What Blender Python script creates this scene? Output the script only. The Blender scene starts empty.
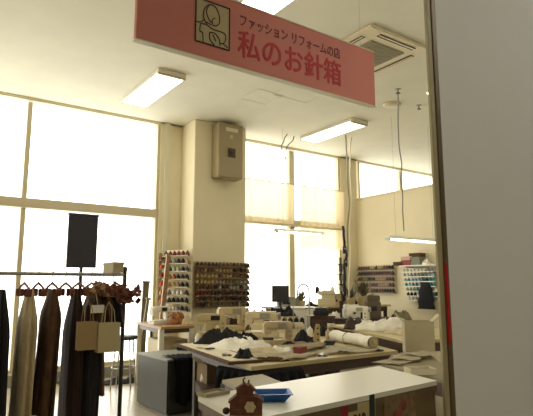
import bpy, bmesh, math, random
from mathutils import Vector, Matrix, noise
random.seed(7)
S = bpy.context.scene
COL = S.collection
PI = math.pi
# ---------------------------------------------------------------- camera
EYE = 1.3; FPX = 516.0; PITCH = math.atan(77/516.0); YAW = math.radians(35.2)
FW = Vector((math.sin(YAW)*math.cos(PITCH), math.cos(YAW)*math.cos(PITCH), math.sin(PITCH)))
RT = Vector((math.cos(YAW), -math.sin(YAW), 0)); UP = RT.cross(FW)
cd = bpy.data.cameras.new('camera'); cam = bpy.data.objects.new('camera', cd); COL.objects.link(cam)
cd.sensor_fit = 'HORIZONTAL'; cd.sensor_width = 36; cd.lens = 36*FPX/533; cd.clip_start = .05
cam.matrix_world = Matrix(((RT.x, UP.x, -FW.x, 0), (RT.y, UP.y, -FW.y, 0), (RT.z, UP.z, -FW.z, EYE), (0, 0, 0, 1)))
S.camera = cam
# ---------------------------------------------------------------- sky, light, exposure
W = bpy.data.worlds.new('world'); S.world = W; W.use_nodes = True
bg = W.node_tree.nodes['Background']; bg.inputs[0].default_value = (1, .975, .88, 1); bg.inputs[1].default_value = 3.7
LAMP = 5.5          # strength of the fluorescent tubes' diffusers
S.view_settings.view_transform = 'Standard'; S.view_settings.look = 'None'
S.view_settings.exposure = 0.12; S.view_settings.gamma = 1.0; S.view_settings.use_curve_mapping = False
def portal(x0, x1, z0, z1, y):
    l = bpy.data.lights.new('window_portal', 'AREA'); l.shape = 'RECTANGLE'; l.size = x1-x0; l.size_y = z1-z0
    l.cycles.is_portal = True
    o = bpy.data.objects.new('window_portal', l); COL.objects.link(o)
    o.location = ((x0+x1)/2, y, (z0+z1)/2); o.rotation_euler = (-PI/2, 0, 0)
portal(-2.5, 3.2, .3, 3.88, 7.75); portal(4.57, 7.2, .8, 3.88, 7.75); portal(7.6, 11, 2.4, 3.88, 7.75)

# ---------------------------------------------------------------- rays: a pixel of the photograph on a plane of the room
def ray(px, py): return FW*FPX + RT*(px-266.5) + UP*(208-py)
EP = Vector((0, 0, EYE))
def atz(px, py, z): d = ray(px, py); return EP + d*((z-EYE)/d.z)
def aty(px, py, y): d = ray(px, py); return EP + d*(y/d.y)
def atx(px, py, x): d = ray(px, py); return EP + d*(x/d.x)

# ---------------------------------------------------------------- materials
MC = {}
def mat(name, c, rough=.6, metal=0, var=0, vs=20, bump=0, bs=200, emit=0, spec=.5, stretch=None):
    if name in MC: return MC[name]
    m = bpy.data.materials.new(name); m.use_nodes = True; nt = m.node_tree; b = nt.nodes['Principled BSDF']
    b.inputs['Base Color'].default_value = (*c, 1); b.inputs['Roughness'].default_value = rough
    b.inputs['Metallic'].default_value = metal; b.inputs['Specular IOR Level'].default_value = spec
    if emit: b.inputs['Emission Color'].default_value = (*c, 1); b.inputs['Emission Strength'].default_value = emit
    if var or bump:
        tc = nt.nodes.new('ShaderNodeTexCoord'); mp = nt.nodes.new('ShaderNodeMapping')
        nt.links.new(tc.outputs['Object'], mp.inputs[0])
        if stretch: mp.inputs['Scale'].default_value = stretch
    if var:
        n = nt.nodes.new('ShaderNodeTexNoise'); n.inputs['Scale'].default_value = vs; n.inputs['Detail'].default_value = 4
        nt.links.new(mp.outputs[0], n.inputs['Vector'])
        r = nt.nodes.new('ShaderNodeValToRGB'); r.color_ramp.elements[0].position = .3; r.color_ramp.elements[1].position = .7
        r.color_ramp.elements[0].color = (*[max(0, v*(1-var)) for v in c], 1)
        r.color_ramp.elements[1].color = (*[min(1, v*(1+var)) for v in c], 1)
        nt.links.new(n.outputs[0], r.inputs[0]); nt.links.new(r.outputs[0], b.inputs['Base Color'])
    if bump:
        n2 = nt.nodes.new('ShaderNodeTexNoise'); n2.inputs['Scale'].default_value = bs
        nt.links.new(mp.outputs[0], n2.inputs['Vector'])
        bp = nt.nodes.new('ShaderNodeBump'); bp.inputs['Strength'].default_value = bump; bp.inputs['Distance'].default_value = .01
        nt.links.new(n2.outputs[0], bp.inputs['Height']); nt.links.new(bp.outputs[0], b.inputs['Normal'])
    MC[name] = m; return m
WALL = mat('cream wall paint', (.77, .69, .48), .8, var=.03, vs=2, bump=.05)
CEIL = mat('ceiling board', (.72, .7, .57), .85, var=.03, vs=3, bump=.1, bs=60)
FRAME = mat('beige aluminium', (.6, .53, .36), .5, .1)
FRAMED = mat('bronze aluminium', (.2, .15, .09), .4, .4)
CREAM = mat('cream plastic', (.58, .48, .28), .4)
IVORY = mat('ivory plastic', (.72, .64, .44), .35)
WHITE = mat('white enamel', (.8, .77, .66), .4)
PUREW = mat('white wall panel', (.88, .88, .86), .6)
GREYP = mat('grey plastic', (.3, .29, .25), .5)
BLACK = mat('black plastic', (.012, .012, .015), .4)
BLACKF = mat('black fabric', (.012, .011, .014), .9, bump=.4, bs=150)
NAVYF = mat('dark navy fabric', (.012, .014, .03), .9, bump=.4, bs=150)
BROWNF = mat('brown fabric', (.09, .045, .02), .9, var=.3, vs=15, bump=.4)
RUSTF = mat('rust brown fabric', (.17, .06, .035), .9, var=.4, vs=20, bump=.4)
WHITEF = mat('white fabric', (.84, .8, .68), .9, var=.05, vs=12, bump=.4, bs=40)
BEIGEF = mat('beige fabric', (.55, .45, .28), .9, var=.12, vs=10, bump=.4, bs=40)
PAPER = mat('pattern paper', (.68, .6, .42), .85, var=.05, vs=6)
KRAFT = mat('kraft board', (.48, .41, .25), .8, var=.06, vs=8)
STEEL = mat('brushed steel', (.38, .37, .33), .35, .8)
DSTEEL = mat('dark steel', (.07, .065, .055), .45, .6)
WOOD = mat('worn wood', (.36, .22, .1), .5, var=.25, vs=6, stretch=(1, 8, 8))
DWOOD = mat('dark wood', (.07, .035, .02), .45, var=.3, vs=6, stretch=(1, 8, 8))
OLIVEW = mat('olive brown panel', (.15, .1, .045), .5, var=.15, vs=4, stretch=(1, 6, 6))
TOPW = mat('pale work top', (.5, .4, .2), .5, var=.1, vs=7)
COUNTER = mat('white laminate', (.8, .78, .68), .28)
PINK = mat('pink sign panel', (.53, .17, .135), .45, var=.03, vs=5)
RED = mat('red lettering', (.42, .02, .03), .5)
MAROON = mat('maroon lettering', (.12, .015, .03), .5)
REDP = mat('red paint', (.6, .02, .02), .4)
OLIVE = mat('olive backing', (.42, .34, .19), .6)
TRIM = mat('pale cream trim', (.7, .66, .5), .4)
BLUE = mat('blue plastic', (.02, .12, .42), .35)
LIT = mat('lit fluorescent diffuser', (1, .98, .88), .5, emit=LAMP)
GREENP = mat('green plastic', (.14, .3, .2), .5)
GREYTOP = mat('grey laminate', (.27, .27, .23), .45, var=.06, vs=8)
GREYCAB = mat('grey painted steel', (.045, .045, .035), .4, .2, var=.12, vs=4)

def glass():
    m = bpy.data.materials.new('window glass'); m.use_nodes = True; nt = m.node_tree; nt.nodes.clear()
    o = nt.nodes.new('ShaderNodeOutputMaterial'); mx = nt.nodes.new('ShaderNodeMixShader')
    t = nt.nodes.new('ShaderNodeBsdfTransparent'); g = nt.nodes.new('ShaderNodeBsdfGlossy'); g.inputs['Roughness'].default_value = .02
    mx.inputs[0].default_value = .06; nt.links.new(t.outputs[0], mx.inputs[1]); nt.links.new(g.outputs[0], mx.inputs[2])
    nt.links.new(mx.outputs[0], o.inputs[0]); return m
GLASS = glass()
def sheer():
    m = bpy.data.materials.new('sheer cream curtain'); m.use_nodes = True; nt = m.node_tree; nt.nodes.clear()
    o = nt.nodes.new('ShaderNodeOutputMaterial'); mx = nt.nodes.new('ShaderNodeMixShader'); m2 = nt.nodes.new('ShaderNodeMixShader')
    t = nt.nodes.new('ShaderNodeBsdfTransparent'); tl = nt.nodes.new('ShaderNodeBsdfTranslucent'); d = nt.nodes.new('ShaderNodeBsdfDiffuse')
    tl.inputs[0].default_value = (.62, .5, .3, 1); d.inputs[0].default_value = (.75, .66, .45, 1)
    m2.inputs[0].default_value = .4; nt.links.new(tl.outputs[0], m2.inputs[1]); nt.links.new(d.outputs[0], m2.inputs[2])
    mx.inputs[0].default_value = .86; nt.links.new(t.outputs[0], mx.inputs[1]); nt.links.new(m2.outputs[0], mx.inputs[2])
    nt.links.new(mx.outputs[0], o.inputs[0]); return m
SHEER = sheer()
def floormat():
    m = bpy.data.materials.new('polished floor tile'); m.use_nodes = True; nt = m.node_tree; b = nt.nodes['Principled BSDF']
    b.inputs['Roughness'].default_value = .2
    tc = nt.nodes.new('ShaderNodeTexCoord'); br = nt.nodes.new('ShaderNodeTexBrick'); br.offset = 0
    br.inputs['Scale'].default_value = 1; br.inputs['Brick Width'].default_value = .45; br.inputs['Row Height'].default_value = .45
    br.inputs['Mortar Size'].default_value = .003
    br.inputs['Color1'].default_value = (.36, .31, .21, 1); br.inputs['Color2'].default_value = (.36, .31, .21, 1); br.inputs['Mortar'].default_value = (.2, .17, .11, 1)
    nt.links.new(tc.outputs['Object'], br.inputs[0]); nt.links.new(br.outputs[0], b.inputs['Base Color']); return m
FLOOR = floormat()

# ---------------------------------------------------------------- mesh helpers
class MB:
    def __init__(s): s.b = bmesh.new()
    def box(s, c, d, rz=0, bev=0, M=None):
        r = bmesh.ops.create_cube(s.b, size=1); vs = r['verts']
        bmesh.ops.scale(s.b, vec=d, verts=vs)
        if bev:
            es = list({e for v in vs for e in v.link_edges})
            q = bmesh.ops.bevel(s.b, geom=es, offset=bev, segments=2, affect='EDGES'); vs = list({v for f in q['faces'] for v in f.verts} | {v for v in vs if v.is_valid})
        T = (M or Matrix.Translation(Vector(c)) @ Matrix.Rotation(rz, 4, 'Z'))
        bmesh.ops.transform(s.b, matrix=T, verts=vs); return s
    def b2(s, x0, x1, y0, y1, z0, z1, bev=0): return s.box(((x0+x1)/2, (y0+y1)/2, (z0+z1)/2), (abs(x1-x0), abs(y1-y0), abs(z1-z0)), 0, bev)
    def cyl(s, p, q, r, r2=None, n=12):
        p, q = Vector(p), Vector(q); d = q-p
        k = bmesh.ops.create_cone(s.b, cap_ends=True, segments=n, radius1=r, radius2=r if r2 is None else r2, depth=d.length)
        bmesh.ops.transform(s.b, matrix=Matrix.Translation((p+q)/2) @ d.to_track_quat('Z', 'Y').to_matrix().to_4x4(), verts=k['verts']); return s
    def ball(s, c, r, sc=(1, 1, 1), n=12):
        k = bmesh.ops.create_uvsphere(s.b, u_segments=n, v_segments=max(6, n//2), radius=r)
        bmesh.ops.transform(s.b, matrix=Matrix.Translation(Vector(c)) @ Matrix.Diagonal((*sc, 1)), verts=k['verts']); return s
    def prism(s, pts, h, axis='Z'):
        vs = [s.b.verts.new(Vector(p)) for p in pts]; f = s.b.faces.new(vs)
        e = bmesh.ops.extrude_face_region(s.b, geom=[f]); up = {'Z': (0, 0, h), 'Y': (0, h, 0), 'X': (h, 0, 0)}[axis]
        bmesh.ops.translate(s.b, vec=up, verts=[v for v in e['geom'] if isinstance(v, bmesh.types.BMVert)])
        return s
    def tube(s, pts, r, n=8):
        pts = [Vector(p) for p in pts]; rings = []
        up = Vector((0, 0, 1))
        for i, p in enumerate(pts):
            t = (pts[min(i+1, len(pts)-1)]-pts[max(i-1, 0)]).normalized()
            a = t.cross(up) if abs(t.z) < .95 else t.cross(Vector((0, 1, 0))); a.normalize(); b = t.cross(a)
            rings.append([s.b.verts.new(p+(a*math.cos(2*PI*k/n)+b*math.sin(2*PI*k/n))*r) for k in range(n)])
        for A, B in zip(rings, rings[1:]):
            for k in range(n): s.b.faces.new((A[k], A[(k+1) % n], B[(k+1) % n], B[k]))
        s.b.faces.new(rings[0][::-1]); s.b.faces.new(rings[-1]); return s
    def lathe(s, prof, n=16, c=(0, 0, 0)):
        rings = []
        for r, z in prof: rings.append([s.b.verts.new((c[0]+r*math.cos(2*PI*k/n), c[1]+r*math.sin(2*PI*k/n), c[2]+z)) for k in range(n)])
        for A, B in zip(rings, rings[1:]):
            for k in range(n): s.b.faces.new((A[k], A[(k+1) % n], B[(k+1) % n], B[k]))
        s.b.faces.new(rings[0][::-1]); s.b.faces.new(rings[-1]); return s
    def sheet(s, f, nu, nv, th=0.0):
        g = [[s.b.verts.new(Vector(f(i/nu, j/nv))) for i in range(nu+1)] for j in range(nv+1)]
        fs = [s.b.faces.new((g[j][i], g[j][i+1], g[j+1][i+1], g[j+1][i])) for j in range(nv) for i in range(nu)]
        if th: bmesh.ops.solidify(s.b, geom=fs, thickness=th)
        return s
    def build(s, name, m, parent=None, smooth=False):
        bmesh.ops.recalc_face_normals(s.b, faces=s.b.faces)
        me = bpy.data.meshes.new(name); s.b.to_mesh(me); s.b.free(); me.materials.append(m)
        if smooth:
            for p in me.polygons: p.use_smooth = True
        o = bpy.data.objects.new(name, me); COL.objects.link(o)
        if parent: o.parent = parent
        return o
def tag(o, label, cat, group=None, kind=None):
    if label: o['label'] = label
    if cat: o['category'] = cat
    if group: o['group'] = group
    if kind: o['kind'] = kind
    return o
def thing(name, loc, label, cat, rz=0, group=None, rot=None):
    o = bpy.data.objects.new(name, None); COL.objects.link(o); o.location = loc; o.rotation_euler = rot or (0, 0, rz); o.empty_display_size = .05
    return tag(o, label, cat, group)
def struct(mb, name, m):
    o = mb.build(name, m); o['kind'] = 'structure'; return o
def copy_tree(o, parent=None):
    c = o.copy(); COL.objects.link(c)
    if parent: c.parent = parent
    for ch in [x for x in bpy.data.objects if x.parent == o]: copy_tree(ch, c)
    return c
FACE = -YAW   # turned to face the shop entrance

# ================================================================ THE ROOM
CH = 3.9; BY = 7.55
struct(MB().b2(-2.6, 11.1, -5.1, 7.75, -.1, 0), 'floor', FLOOR)
struct(MB().b2(-2.6, 11.1, -5.1, 7.75, CH, CH+.1), 'ceiling', CEIL)
struct(MB().b2(-2.6, -2.5, -5, 7.75, 0, CH), 'wall_left', WALL)
struct(MB().b2(11, 11.1, -5, 7.75, 0, CH), 'wall_right', WALL)
struct(MB().b2(-2.6, 11.1, -5.1, -5, 0, CH), 'wall_front', WALL)
wb = MB()
wb.b2(-2.5, 3.25, BY, 7.7, 0, .16); wb.b2(3.25, 4.62, BY, 7.7, 0, CH); wb.b2(4.62, 7.6, BY, 7.7, 0, .8)
wb.b2(7.17, 7.62, BY, 7.7, 0, CH); wb.b2(7.62, 11, BY, 7.7, 0, 2.2); wb.b2(-2.5, 11, BY, 7.7, 3.88, CH)
struct(wb, 'wall_back', WALL)
struct(MB().b2(3.62, 4.57, 7.08, BY, 0, CH, .008), 'trim_1', WALL)         # the square column
struct(MB().b2(7.6, 7.7, 1.5, BY, 0, 3.04), 'wall_partition', WALL)
struct(MB().b2(7.58, 7.72, 1.5, BY, 3.04, 3.07), 'trim_2', WALL)
struct(MB().b2(-2.5, 3.25, BY-.012, BY, 0, .14), 'baseboard_back', GREYP)
struct(MB().b2(3.32, 3.4, BY-.03, BY, .1, CH), 'trim_3', TRIM)
# shop front to the right of the opening
struct(MB().prism([(1.988, 1.42, 0), (11, 1.42, 0), (11, 1.5, 0), (2.12, 1.5, 0)], CH), 'wall_shopfront', PUREW)
pz = MB().b2(1.926, 1.957, 1.42, 1.437, 0, CH, .003); struct(pz, 'trim_4', mat('olive post paint', (.46, .41, .25), .45))
struct(MB().b2(1.957, 1.988, 1.415, 1.437, 0, CH, .002), 'trim_5', FRAMED)
def window(n, x0, x1, zs, mull, band=None, fm=FRAME):
    r = bpy.data.objects.new('window_%d' % n, None); COL.objects.link(r); r['kind'] = 'structure'; r.location = (x0, BY+.06, zs[0])
    y0, y1 = -.04, .06; w = x1-x0; h = zs[1]-zs[0]
    f = MB(); t = .045
    f.b2(0, t, y0, y1, 0, h); f.b2(w-t, w, y0, y1, 0, h); f.b2(t, w-t, y0, y1, 0, t); f.b2(t, w-t, y0, y1, h-.015, h)
    for mx, mw in mull: f.b2(mx-x0-mw/2, mx-x0+mw/2, y0, y1, t, h-t)
    f.build('window_frame', fm, r)
    if band: MB().b2(t, w-t, y0-.05, y1, band[0]-zs[0], band[1]-zs[0], .004).build('transom', fm, r)
    edges = [x0]+[m[0] for m in mull]+[x1]
    for a, b in zip(edges, edges[1:]):
        MB().b2(a-x0, b-x0, .01, .016, 0, h).build('pane', GLASS, r)
window(1, -2.5, 3.25, (.16, 3.88), [(-.6, .06), (1.3, .06)], (2.34, 2.47))
window(2, 4.62, 7.17, (.8, 3.88), [(5.93, .12)], (2.38, 2.5))
window(3, 7.7, 11, (2.2, 3.88), [(9.05, .1)])

# curtains on the window beside the column
def curtain(x0, x1, z0, z1, label, y=7.42, amp=.018):
    t = thing('curtain', ((x0+x1)/2, y, z1), label, 'curtain'); w = x1-x0
    n = int(w/.012)
    MB().sheet(lambda u, v: ((u-.5)*w, amp*math.sin(u*w*48+1.3*math.sin(u*9))*(0.35+.65*v)+.012*math.sin(u*31), -v*(z1-z0)), n, 6).build('drape', SHEER, t, True)
    MB().cyl((-w/2-.03, 0, .008), (w/2+.03, 0, .008), .008).build('rod', FRAME, t)
    for q in (-1, 1): MB().cyl((q*(w/2+.02), 0, .008), (q*(w/2+.02), BY-y+.02, .008), .006).build('bracket', FRAME, t)
curtain(4.66, 5.86, 2.4, 3.14, 'sheer cream cafe curtain next to the square column')
curtain(6.0, 7.12, 2.4, 3.14, 'sheer cream cafe curtain right of the thick window mullion, upper one')
curtain(6.0, 7.12, 1.98, 2.36, 'short sheer cream valance hung below the window transom', y=7.41)

# ================================================================ CEILING THINGS
def troffer(x, y, label, L=1.28, Wd=.37):
    t = thing('ceiling_light', (x, y, CH), label, 'ceiling light', group='fluorescent lights on the ceiling')
    b = MB(); b.b2(-Wd/2, Wd/2, -L/2, L/2, -.05, 0, .004); b.build('housing', WHITE, t)
    MB().b2(-Wd/2+.012, Wd/2-.012, -L/2+.03, L/2-.03, -.062, -.0505, .003).build('diffuser', LIT, t)
    for q in (-1, 1): MB().b2(-Wd/2, Wd/2, q*(L/2-.014)-.014, q*(L/2-.014)+.014, -.075, -.051, .003).build('end_cap', CREAM, t)
    return t
troffer(2.53, 6.23, 'fluorescent ceiling light in front of the tall left window')
troffer(5.77, 6.25, 'fluorescent ceiling light between the air conditioner and curtained window')
troffer(2.52, 3.2, 'bright fluorescent ceiling light cut by the top edge of the pink sign')
for x, y in ((5.77, 3.2),):
    troffer(x, y, 'fluorescent ceiling light over the right side of the shop')
for x, y in ((-.7, 3.2), (-.7, 6.23), (-.7, -.6), (1.6, -.6), (4.6, -1.2), (3.9, .3), (5.6, .3), (1.6, -3.6), (4.6, -3.6), (9, 5)):  # unseen fill lamps added in the passage, and two to brighten the shopfront wall
    troffer(x, y, 'added fluorescent fill light in the passage outside the shop' if y < 0 else 'unseen fluorescent ceiling light beyond the shop floor')
# cassette air conditioner
t = thing('air_conditioner', (4.13, 3.83, CH), 'square cream cassette air conditioner in the ceiling behind the sign', 'air conditioner')
b = MB().b2(-.48, .48, -.48, .48, -.035, 0, .012); b.build('panel', IVORY, t)
gm = MB().b2(-.27, .27, -.27, .27, -.043, -.036, .004)
for k in range(15): gm.b2(-.25, .25, -.252+k*.035, -.24+k*.035, -.05, -.042)
gm.build('intake_grille', mat('grey grille', (.36, .33, .22), .6), t)
for k in range(4):
    a = k*PI/2; c, s = math.cos(a), math.sin(a)
    sl = MB(); M = Matrix.Rotation(a, 4, 'Z') @ Matrix.Translation((0, -.375, -.038)); sl.box(0, (.56, .022, .008), M=M)
    M2 = Matrix.Rotation(a, 4, 'Z') @ Matrix.Translation((0, -.41, -.038)); sl.box(0, (.56, .012, .008), M=M2); sl.build('air_slot', DSTEEL, t)
    MB().box(0, (.54, .02, .006), M=Matrix.Rotation(a, 4, 'Z') @ Matrix.Translation((0, -.393, -.041)) @ Matrix.Rotation(.3, 4, 'X')).build('louvre', IVORY, t)
# access hatch outlines, detector, sprinklers, spot
for (p, lb) in (((303, 92), 'square ceiling access panel below the pink sign'), ((262, 97), 'narrow ceiling access panel nearer the column')):
    c = atz(*p, CH); t = thing('access_panel', (c.x, c.y, CH), lb, 'ceiling panel')
    f = MB(); r = .3 if p[0] > 300 else .22
    for k in range(4): f.box(0, (2*r, .012, .006), M=Matrix.Rotation(k*PI/2, 4, 'Z') @ Matrix.Translation((0, r, -.004)))
    f.build('rim', TRIM, t); MB().b2(-r+.01, r-.01, -r+.01, r-.01, -.003, 0).build('cover', CEIL, t)
c = atz(392, 106, CH-.03); t = thing('smoke_detector', (c.x, c.y, CH), 'round flat detector on the ceiling near the hanging cord', 'smoke detector')
MB().lathe([(.13, 0), (.13, -.015), (.1, -.03), (.05, -.035)], 24).build('cover', FRAME, t, True)
for p, lb in (((398, 92), 'small sprinkler head at the top of the hanging cord'), ((419, 108), 'small sprinkler head right of the round detector')):
    c = atz(*p, CH-.04); t = thing('sprinkler', (c.x, c.y, CH), lb, 'sprinkler')
    MB().lathe([(.04, 0), (.04, -.008), (.015, -.012), (.012, -.05)], 12).build('body', STEEL, t)
    d = MB(); d.lathe([(.03, -.055), (.03, -.06)], 12); d.cyl((.012, 0, -.05), (.02, 0, -.056), .003); d.build('deflector', DSTEEL, t)
c = atz(431, 92, CH-.08); t = thing('ceiling_spotlight', (c.x, c.y, CH), 'small lit round spotlight on the ceiling beside the shopfront post', 'spotlight')
MB().lathe([(.05, 0), (.05, -.02), (.025, -.025), (.025, -.05), (.055, -.06), (.06, -.09)], 16).build('housing', WHITE, t, True)
MB().lathe([(.052, -.089), (.05, -.1), (.03, -.108)], 16).build('bulb', LIT, t, True)

# pendant fluorescent lamps
def pendant(x0, x1, y, z, label, L2=None):
    w = x1-x0; t = thing('pendant_lamp', ((x0+x1)/2, y, z), label, 'pendant lamp')
    h = MB(); h.prism([(-w/2, -.09, 0), (-w/2, -.03, .045), (-w/2, .03, .045), (-w/2, .09, 0)], w, 'X'); h.build('reflector', WHITE, t)
    MB().cyl((-w/2+.03, 0, -.012), (w/2-.03, 0, -.012), .014).build('tube', LIT, t)
    for q in (-1, 1):
        MB().box((q*(w/2-.02), 0, -.012), (.03, .05, .03), 0, .003).build('socket', WHITE, t)
        MB().cyl((q*w*.36, 0, .045), (q*w*.36, 0, CH-z), .0025, n=6).build('wire', STEEL, t)
a = aty(276, 231, 6.7); b_ = aty(322, 234, 6.7)
pendant(a.x, b_.x, 6.7, a.z, 'slim pendant tube lamp in front of the curtained window')
a = aty(388, 237, 5.2); b_ = aty(436, 240, 5.2)
pendant(a.x, b_.x+.1, 5.2, a.z-.02, 'slim pendant tube lamp against the cream partition wall')

# loose cords
def cord(name, label, pts, r, m=GREYP, extra=None):
    P = []
    for i in range(len(pts)-1):
        a, b = Vector(pts[i]), Vector(pts[i+1]); n = 10
        for k in range(n): q = k/n; P.append(a.lerp(b, q)+Vector((math.sin((i+q)*7)*.008, math.cos((i+q)*5)*.008, 0)))
    P.append(Vector(pts[-1])); base = P[-1]
    t = thing(name, base, label, 'cord')
    MB().tube([p-base for p in P], r).build('cable', m, t, True)
    return t, base
def hang(px, pys, Y, r, name, label, m=GREYP, zt=None):
    pts = []
    for i, (x, y) in enumerate(pys):
        p = aty(x, y, Y); pts.append(p)
    if zt: pts[0].z = zt
    return cord(name, label, pts, r, m)
cord('hanging_cable', 'thin grey cord hanging from the ceiling down to the right pendant lamp', [atz(398, 90, CH), aty(398, 125, 4.4), aty(401, 165, 4.8), aty(402, 195, 5.05), aty(404, 231, 5.2)], .009, GREYP)
hang(0, [(345, 128), (347, 160), (349, 205), (347, 250), (345, 296)], 6.35, .014, 'hanging_cable', 'pale cable bundle dropping from the ceiling beside the window pier', mat('grey beige cable', (.3, .26, .18), .6))
hang(0, [(352, 130), (350, 150), (351, 200), (350, 260), (349, 300)], 6.4, .012, 'hanging_cable', 'thinner pale cable just right of the pale cable bundle', IVORY)
hang(0, [(343, 226), (344, 240), (346, 255), (344, 275), (345, 296)], 6.2, .022, 'hanging_cable', 'thick black cable with plugs hanging in front of the window pier', BLACK)
hang(0, [(291, 127), (287, 134), (283, 142), (281, 150)], 6.9, .01, 'hanging_cable', 'short curling grey cord end below the ceiling left of the light')
hang(0, [(296, 130), (293, 140), (286, 148), (285, 160)], 6.95, .01, 'hanging_cable', 'longer looped grey cord end below the ceiling left of the light')
for p, lb in (((344.5, 250), 'black plug block on the hanging cable, upper'), ((345.5, 263), 'black plug block on the hanging cable, lower')):
    c = aty(*p, 6.16); t = thing('power_outlet_block', (c.x, c.y, c.z), lb, 'outlet')
    MB().box((0, 0, 0), (.06, .05, .12), FACE, .006).build('body', BLACK, t)
    MB().box((-.02, -.03, .02), (.03, .01, .03), FACE, .002).build('socket', GREYP, t)

# wall mounted box on the column
t = thing('wall_heater', (4.05, 7.08, 2.97), 'beige metal wall unit mounted high on the square column', 'wall unit')
x0, x1 = aty(214, 150, 7.0).x, aty(241, 150, 6.9).x; z0, z1 = 0, aty(225, 125, 6.95).z-2.97
MB().b2(x0-4.05, x1-4.05, -.24, 0, 0, z1, .012).build('case', mat('beige metal case', (.36, .29, .17), .45, .2), t)
MB().b2(x0-4.05+.12, x1-4.05-.1, -.246, -.241, z1-.13, z1-.07).build('label_plate', IVORY, t)
MB().b2(x0-4.05+.16, x0-4.05+.3, -.25, -.241, .33, .48, .004).build('window_square', DWOOD, t)
MB().lathe([(.035, 0), (.03, -.006)], 12, (0, 0, 0)).build('knob', BLACK, t).matrix_local = Matrix.Translation((x0-4.05+.23, -.252, .4)) @ Matrix.Rotation(-PI/2, 4, 'X')
MB().b2(x0-4.05+.2, x1-4.05-.2, -.245, -.24, z1-.24, z1-.19).build('caption_plate', CREAM, t)

# ================================================================ HANGING SIGN
SX0, SX1, SY, SZ0, SZ1 = .918, 2.74, 2.5, 2.595, 3.01
t = thing('hanging_sign', (SX0, SY, SZ0), 'long pink hanging shop sign with red Japanese lettering', 'sign')
L = SX1-SX0; H = SZ1-SZ0
MB().b2(0, L, 0, .04, 0, H, .003).build('panel', PINK, t)
e = MB(); e.b2(-.004, L+.004, -.003, .043, -.005, -.0005); e.b2(-.004, L+.004, -.003, .043, H+.0005, H+.005); e.build('edge_strip', TRIM, t)
for q in (.25, L-.12): MB().cyl((q, .02, H+.008), (q, .02, CH-SZ0), .0012, n=6).build('hanger_rod', STEEL, t)
def bold(me, d):
    b = bmesh.new(); b.from_mesh(me); base = b.verts[:]+b.edges[:]+b.faces[:]
    for dx, dy, dz in ((d, 0, .0002), (-d, 0, .0004), (0, d, .0006), (0, -d, .0008)):
        g = bmesh.ops.duplicate(b, geom=base); bmesh.ops.translate(b, vec=(dx, dy, dz), verts=[v for v in g['geom'] if isinstance(v, bmesh.types.BMVert)])
    b.to_mesh(me); b.free()
def text(s, size, x, z, m, parent, name, y=-.0015, wd=None, off=0):
    cu = bpy.data.curves.new(name, 'FONT'); cu.body = s; cu.size = size; cu.extrude = .001; cu.materials.append(m)
    o = bpy.data.objects.new(name, cu); COL.objects.link(o)
    bpy.context.view_layer.update()
    dg = bpy.context.evaluated_depsgraph_get(); me = bpy.data.meshes.new_from_object(o.evaluated_get(dg))
    COL.objects.unlink(o); bpy.data.objects.remove(o)
    xs = [v.co.x for v in me.vertices]; ys = [v.co.y for v in me.vertices]
    k = wd/(max(xs)-min(xs)) if wd else 1; x0 = min(xs)
    for v in me.vertices: v.co.x = (v.co.x-x0)*k
    if off: bold(me, off)
    if not me.materials: me.materials.append(m)
    n = bpy.data.objects.new(name, me); COL.objects.link(n); n.parent = parent
    n.location = (x, y, z); n.rotation_euler = (PI/2, 0, 0); return n
def sgn(px, py): p = aty(px, py, SY); return p.x-SX0, p.z-SZ0
a = sgn(240, 26); b_ = sgn(340, 62)
text('ファッション リフォームの店', .085, a[0], .275, MAROON, t, 'small_lettering', wd=b_[0]-a[0], off=.0007)
a = sgn(238, 47); b_ = sgn(341, 85)
text('私のお針箱', .19, a[0], .085, RED, t, 'large_lettering', wd=b_[0]-a[0], off=.0028)
# the square emblem: a woman bent over her sewing, in dark outline
a = sgn(195, 43); b_ = sgn(229, 43); ex0, ex1 = a[0], b_[0]; ez0, ez1 = .085, .35
em = MB().b2(ex0, ex1, -.003, 0, ez0, ez1).build('emblem_plate', OLIVE, t)
ln = MB()
def stroke(pts, r=.0035):
    P = [(ex0+(ex1-ex0)*u, -.0045, ez0+(ez1-ez0)*v) for u, v in pts]; Q = []
    for i in range(len(P)-1):
        p0, p1, p2, p3 = [Vector(P[max(0, min(len(P)-1, j))]) for j in (i-1, i, i+1, i+2)]
        for k in range(5):
            q = k/5; Q.append(.5*((2*p1)+(p2-p0)*q+(2*p0-5*p1+4*p2-p3)*q*q+(3*p1-p0-3*p2+p3)*q**3))
    Q.append(Vector(P[-1])); ln.tube(Q, r, 6)
for a, b_ in (((0, 0), (1, 0)), ((1, 0), (1, 1)), ((1, 1), (0, 1)), ((0, 1), (0, 0))): stroke([a, b_], .0045)
stroke([(.32, .45), (.22, .6), (.25, .8), (.38, .93), (.55, .93), (.66, .8), (.7, .62), (.62, .5), (.5, .48), (.48, .6), (.56, .66)])
stroke([(.38, .93), (.3, .75), (.38, .58), (.46, .52)]); stroke([(0, .44), (.15, .46), (.25, .56)]); stroke([(.3, .5), (.45, .47)])
stroke([(.14, .42), (.12, .25), (.2, .22), (.22, .02)]); stroke([(.14, .42), (.3, .44), (.5, .38), (.85, .36), (.86, .16), (.72, .1)])
stroke([(.4, .28), (.55, .3), (.68, .2), (.72, .05)]); stroke([(.4, .28), (.42, .12), (.55, .02)]); stroke([(.5, .25), (.6, .12)]); stroke([(.8, .12), (.95, .05)])
ln.build('emblem_outline', mat('dark outline', (.04, .02, .02), .6), t)

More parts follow.
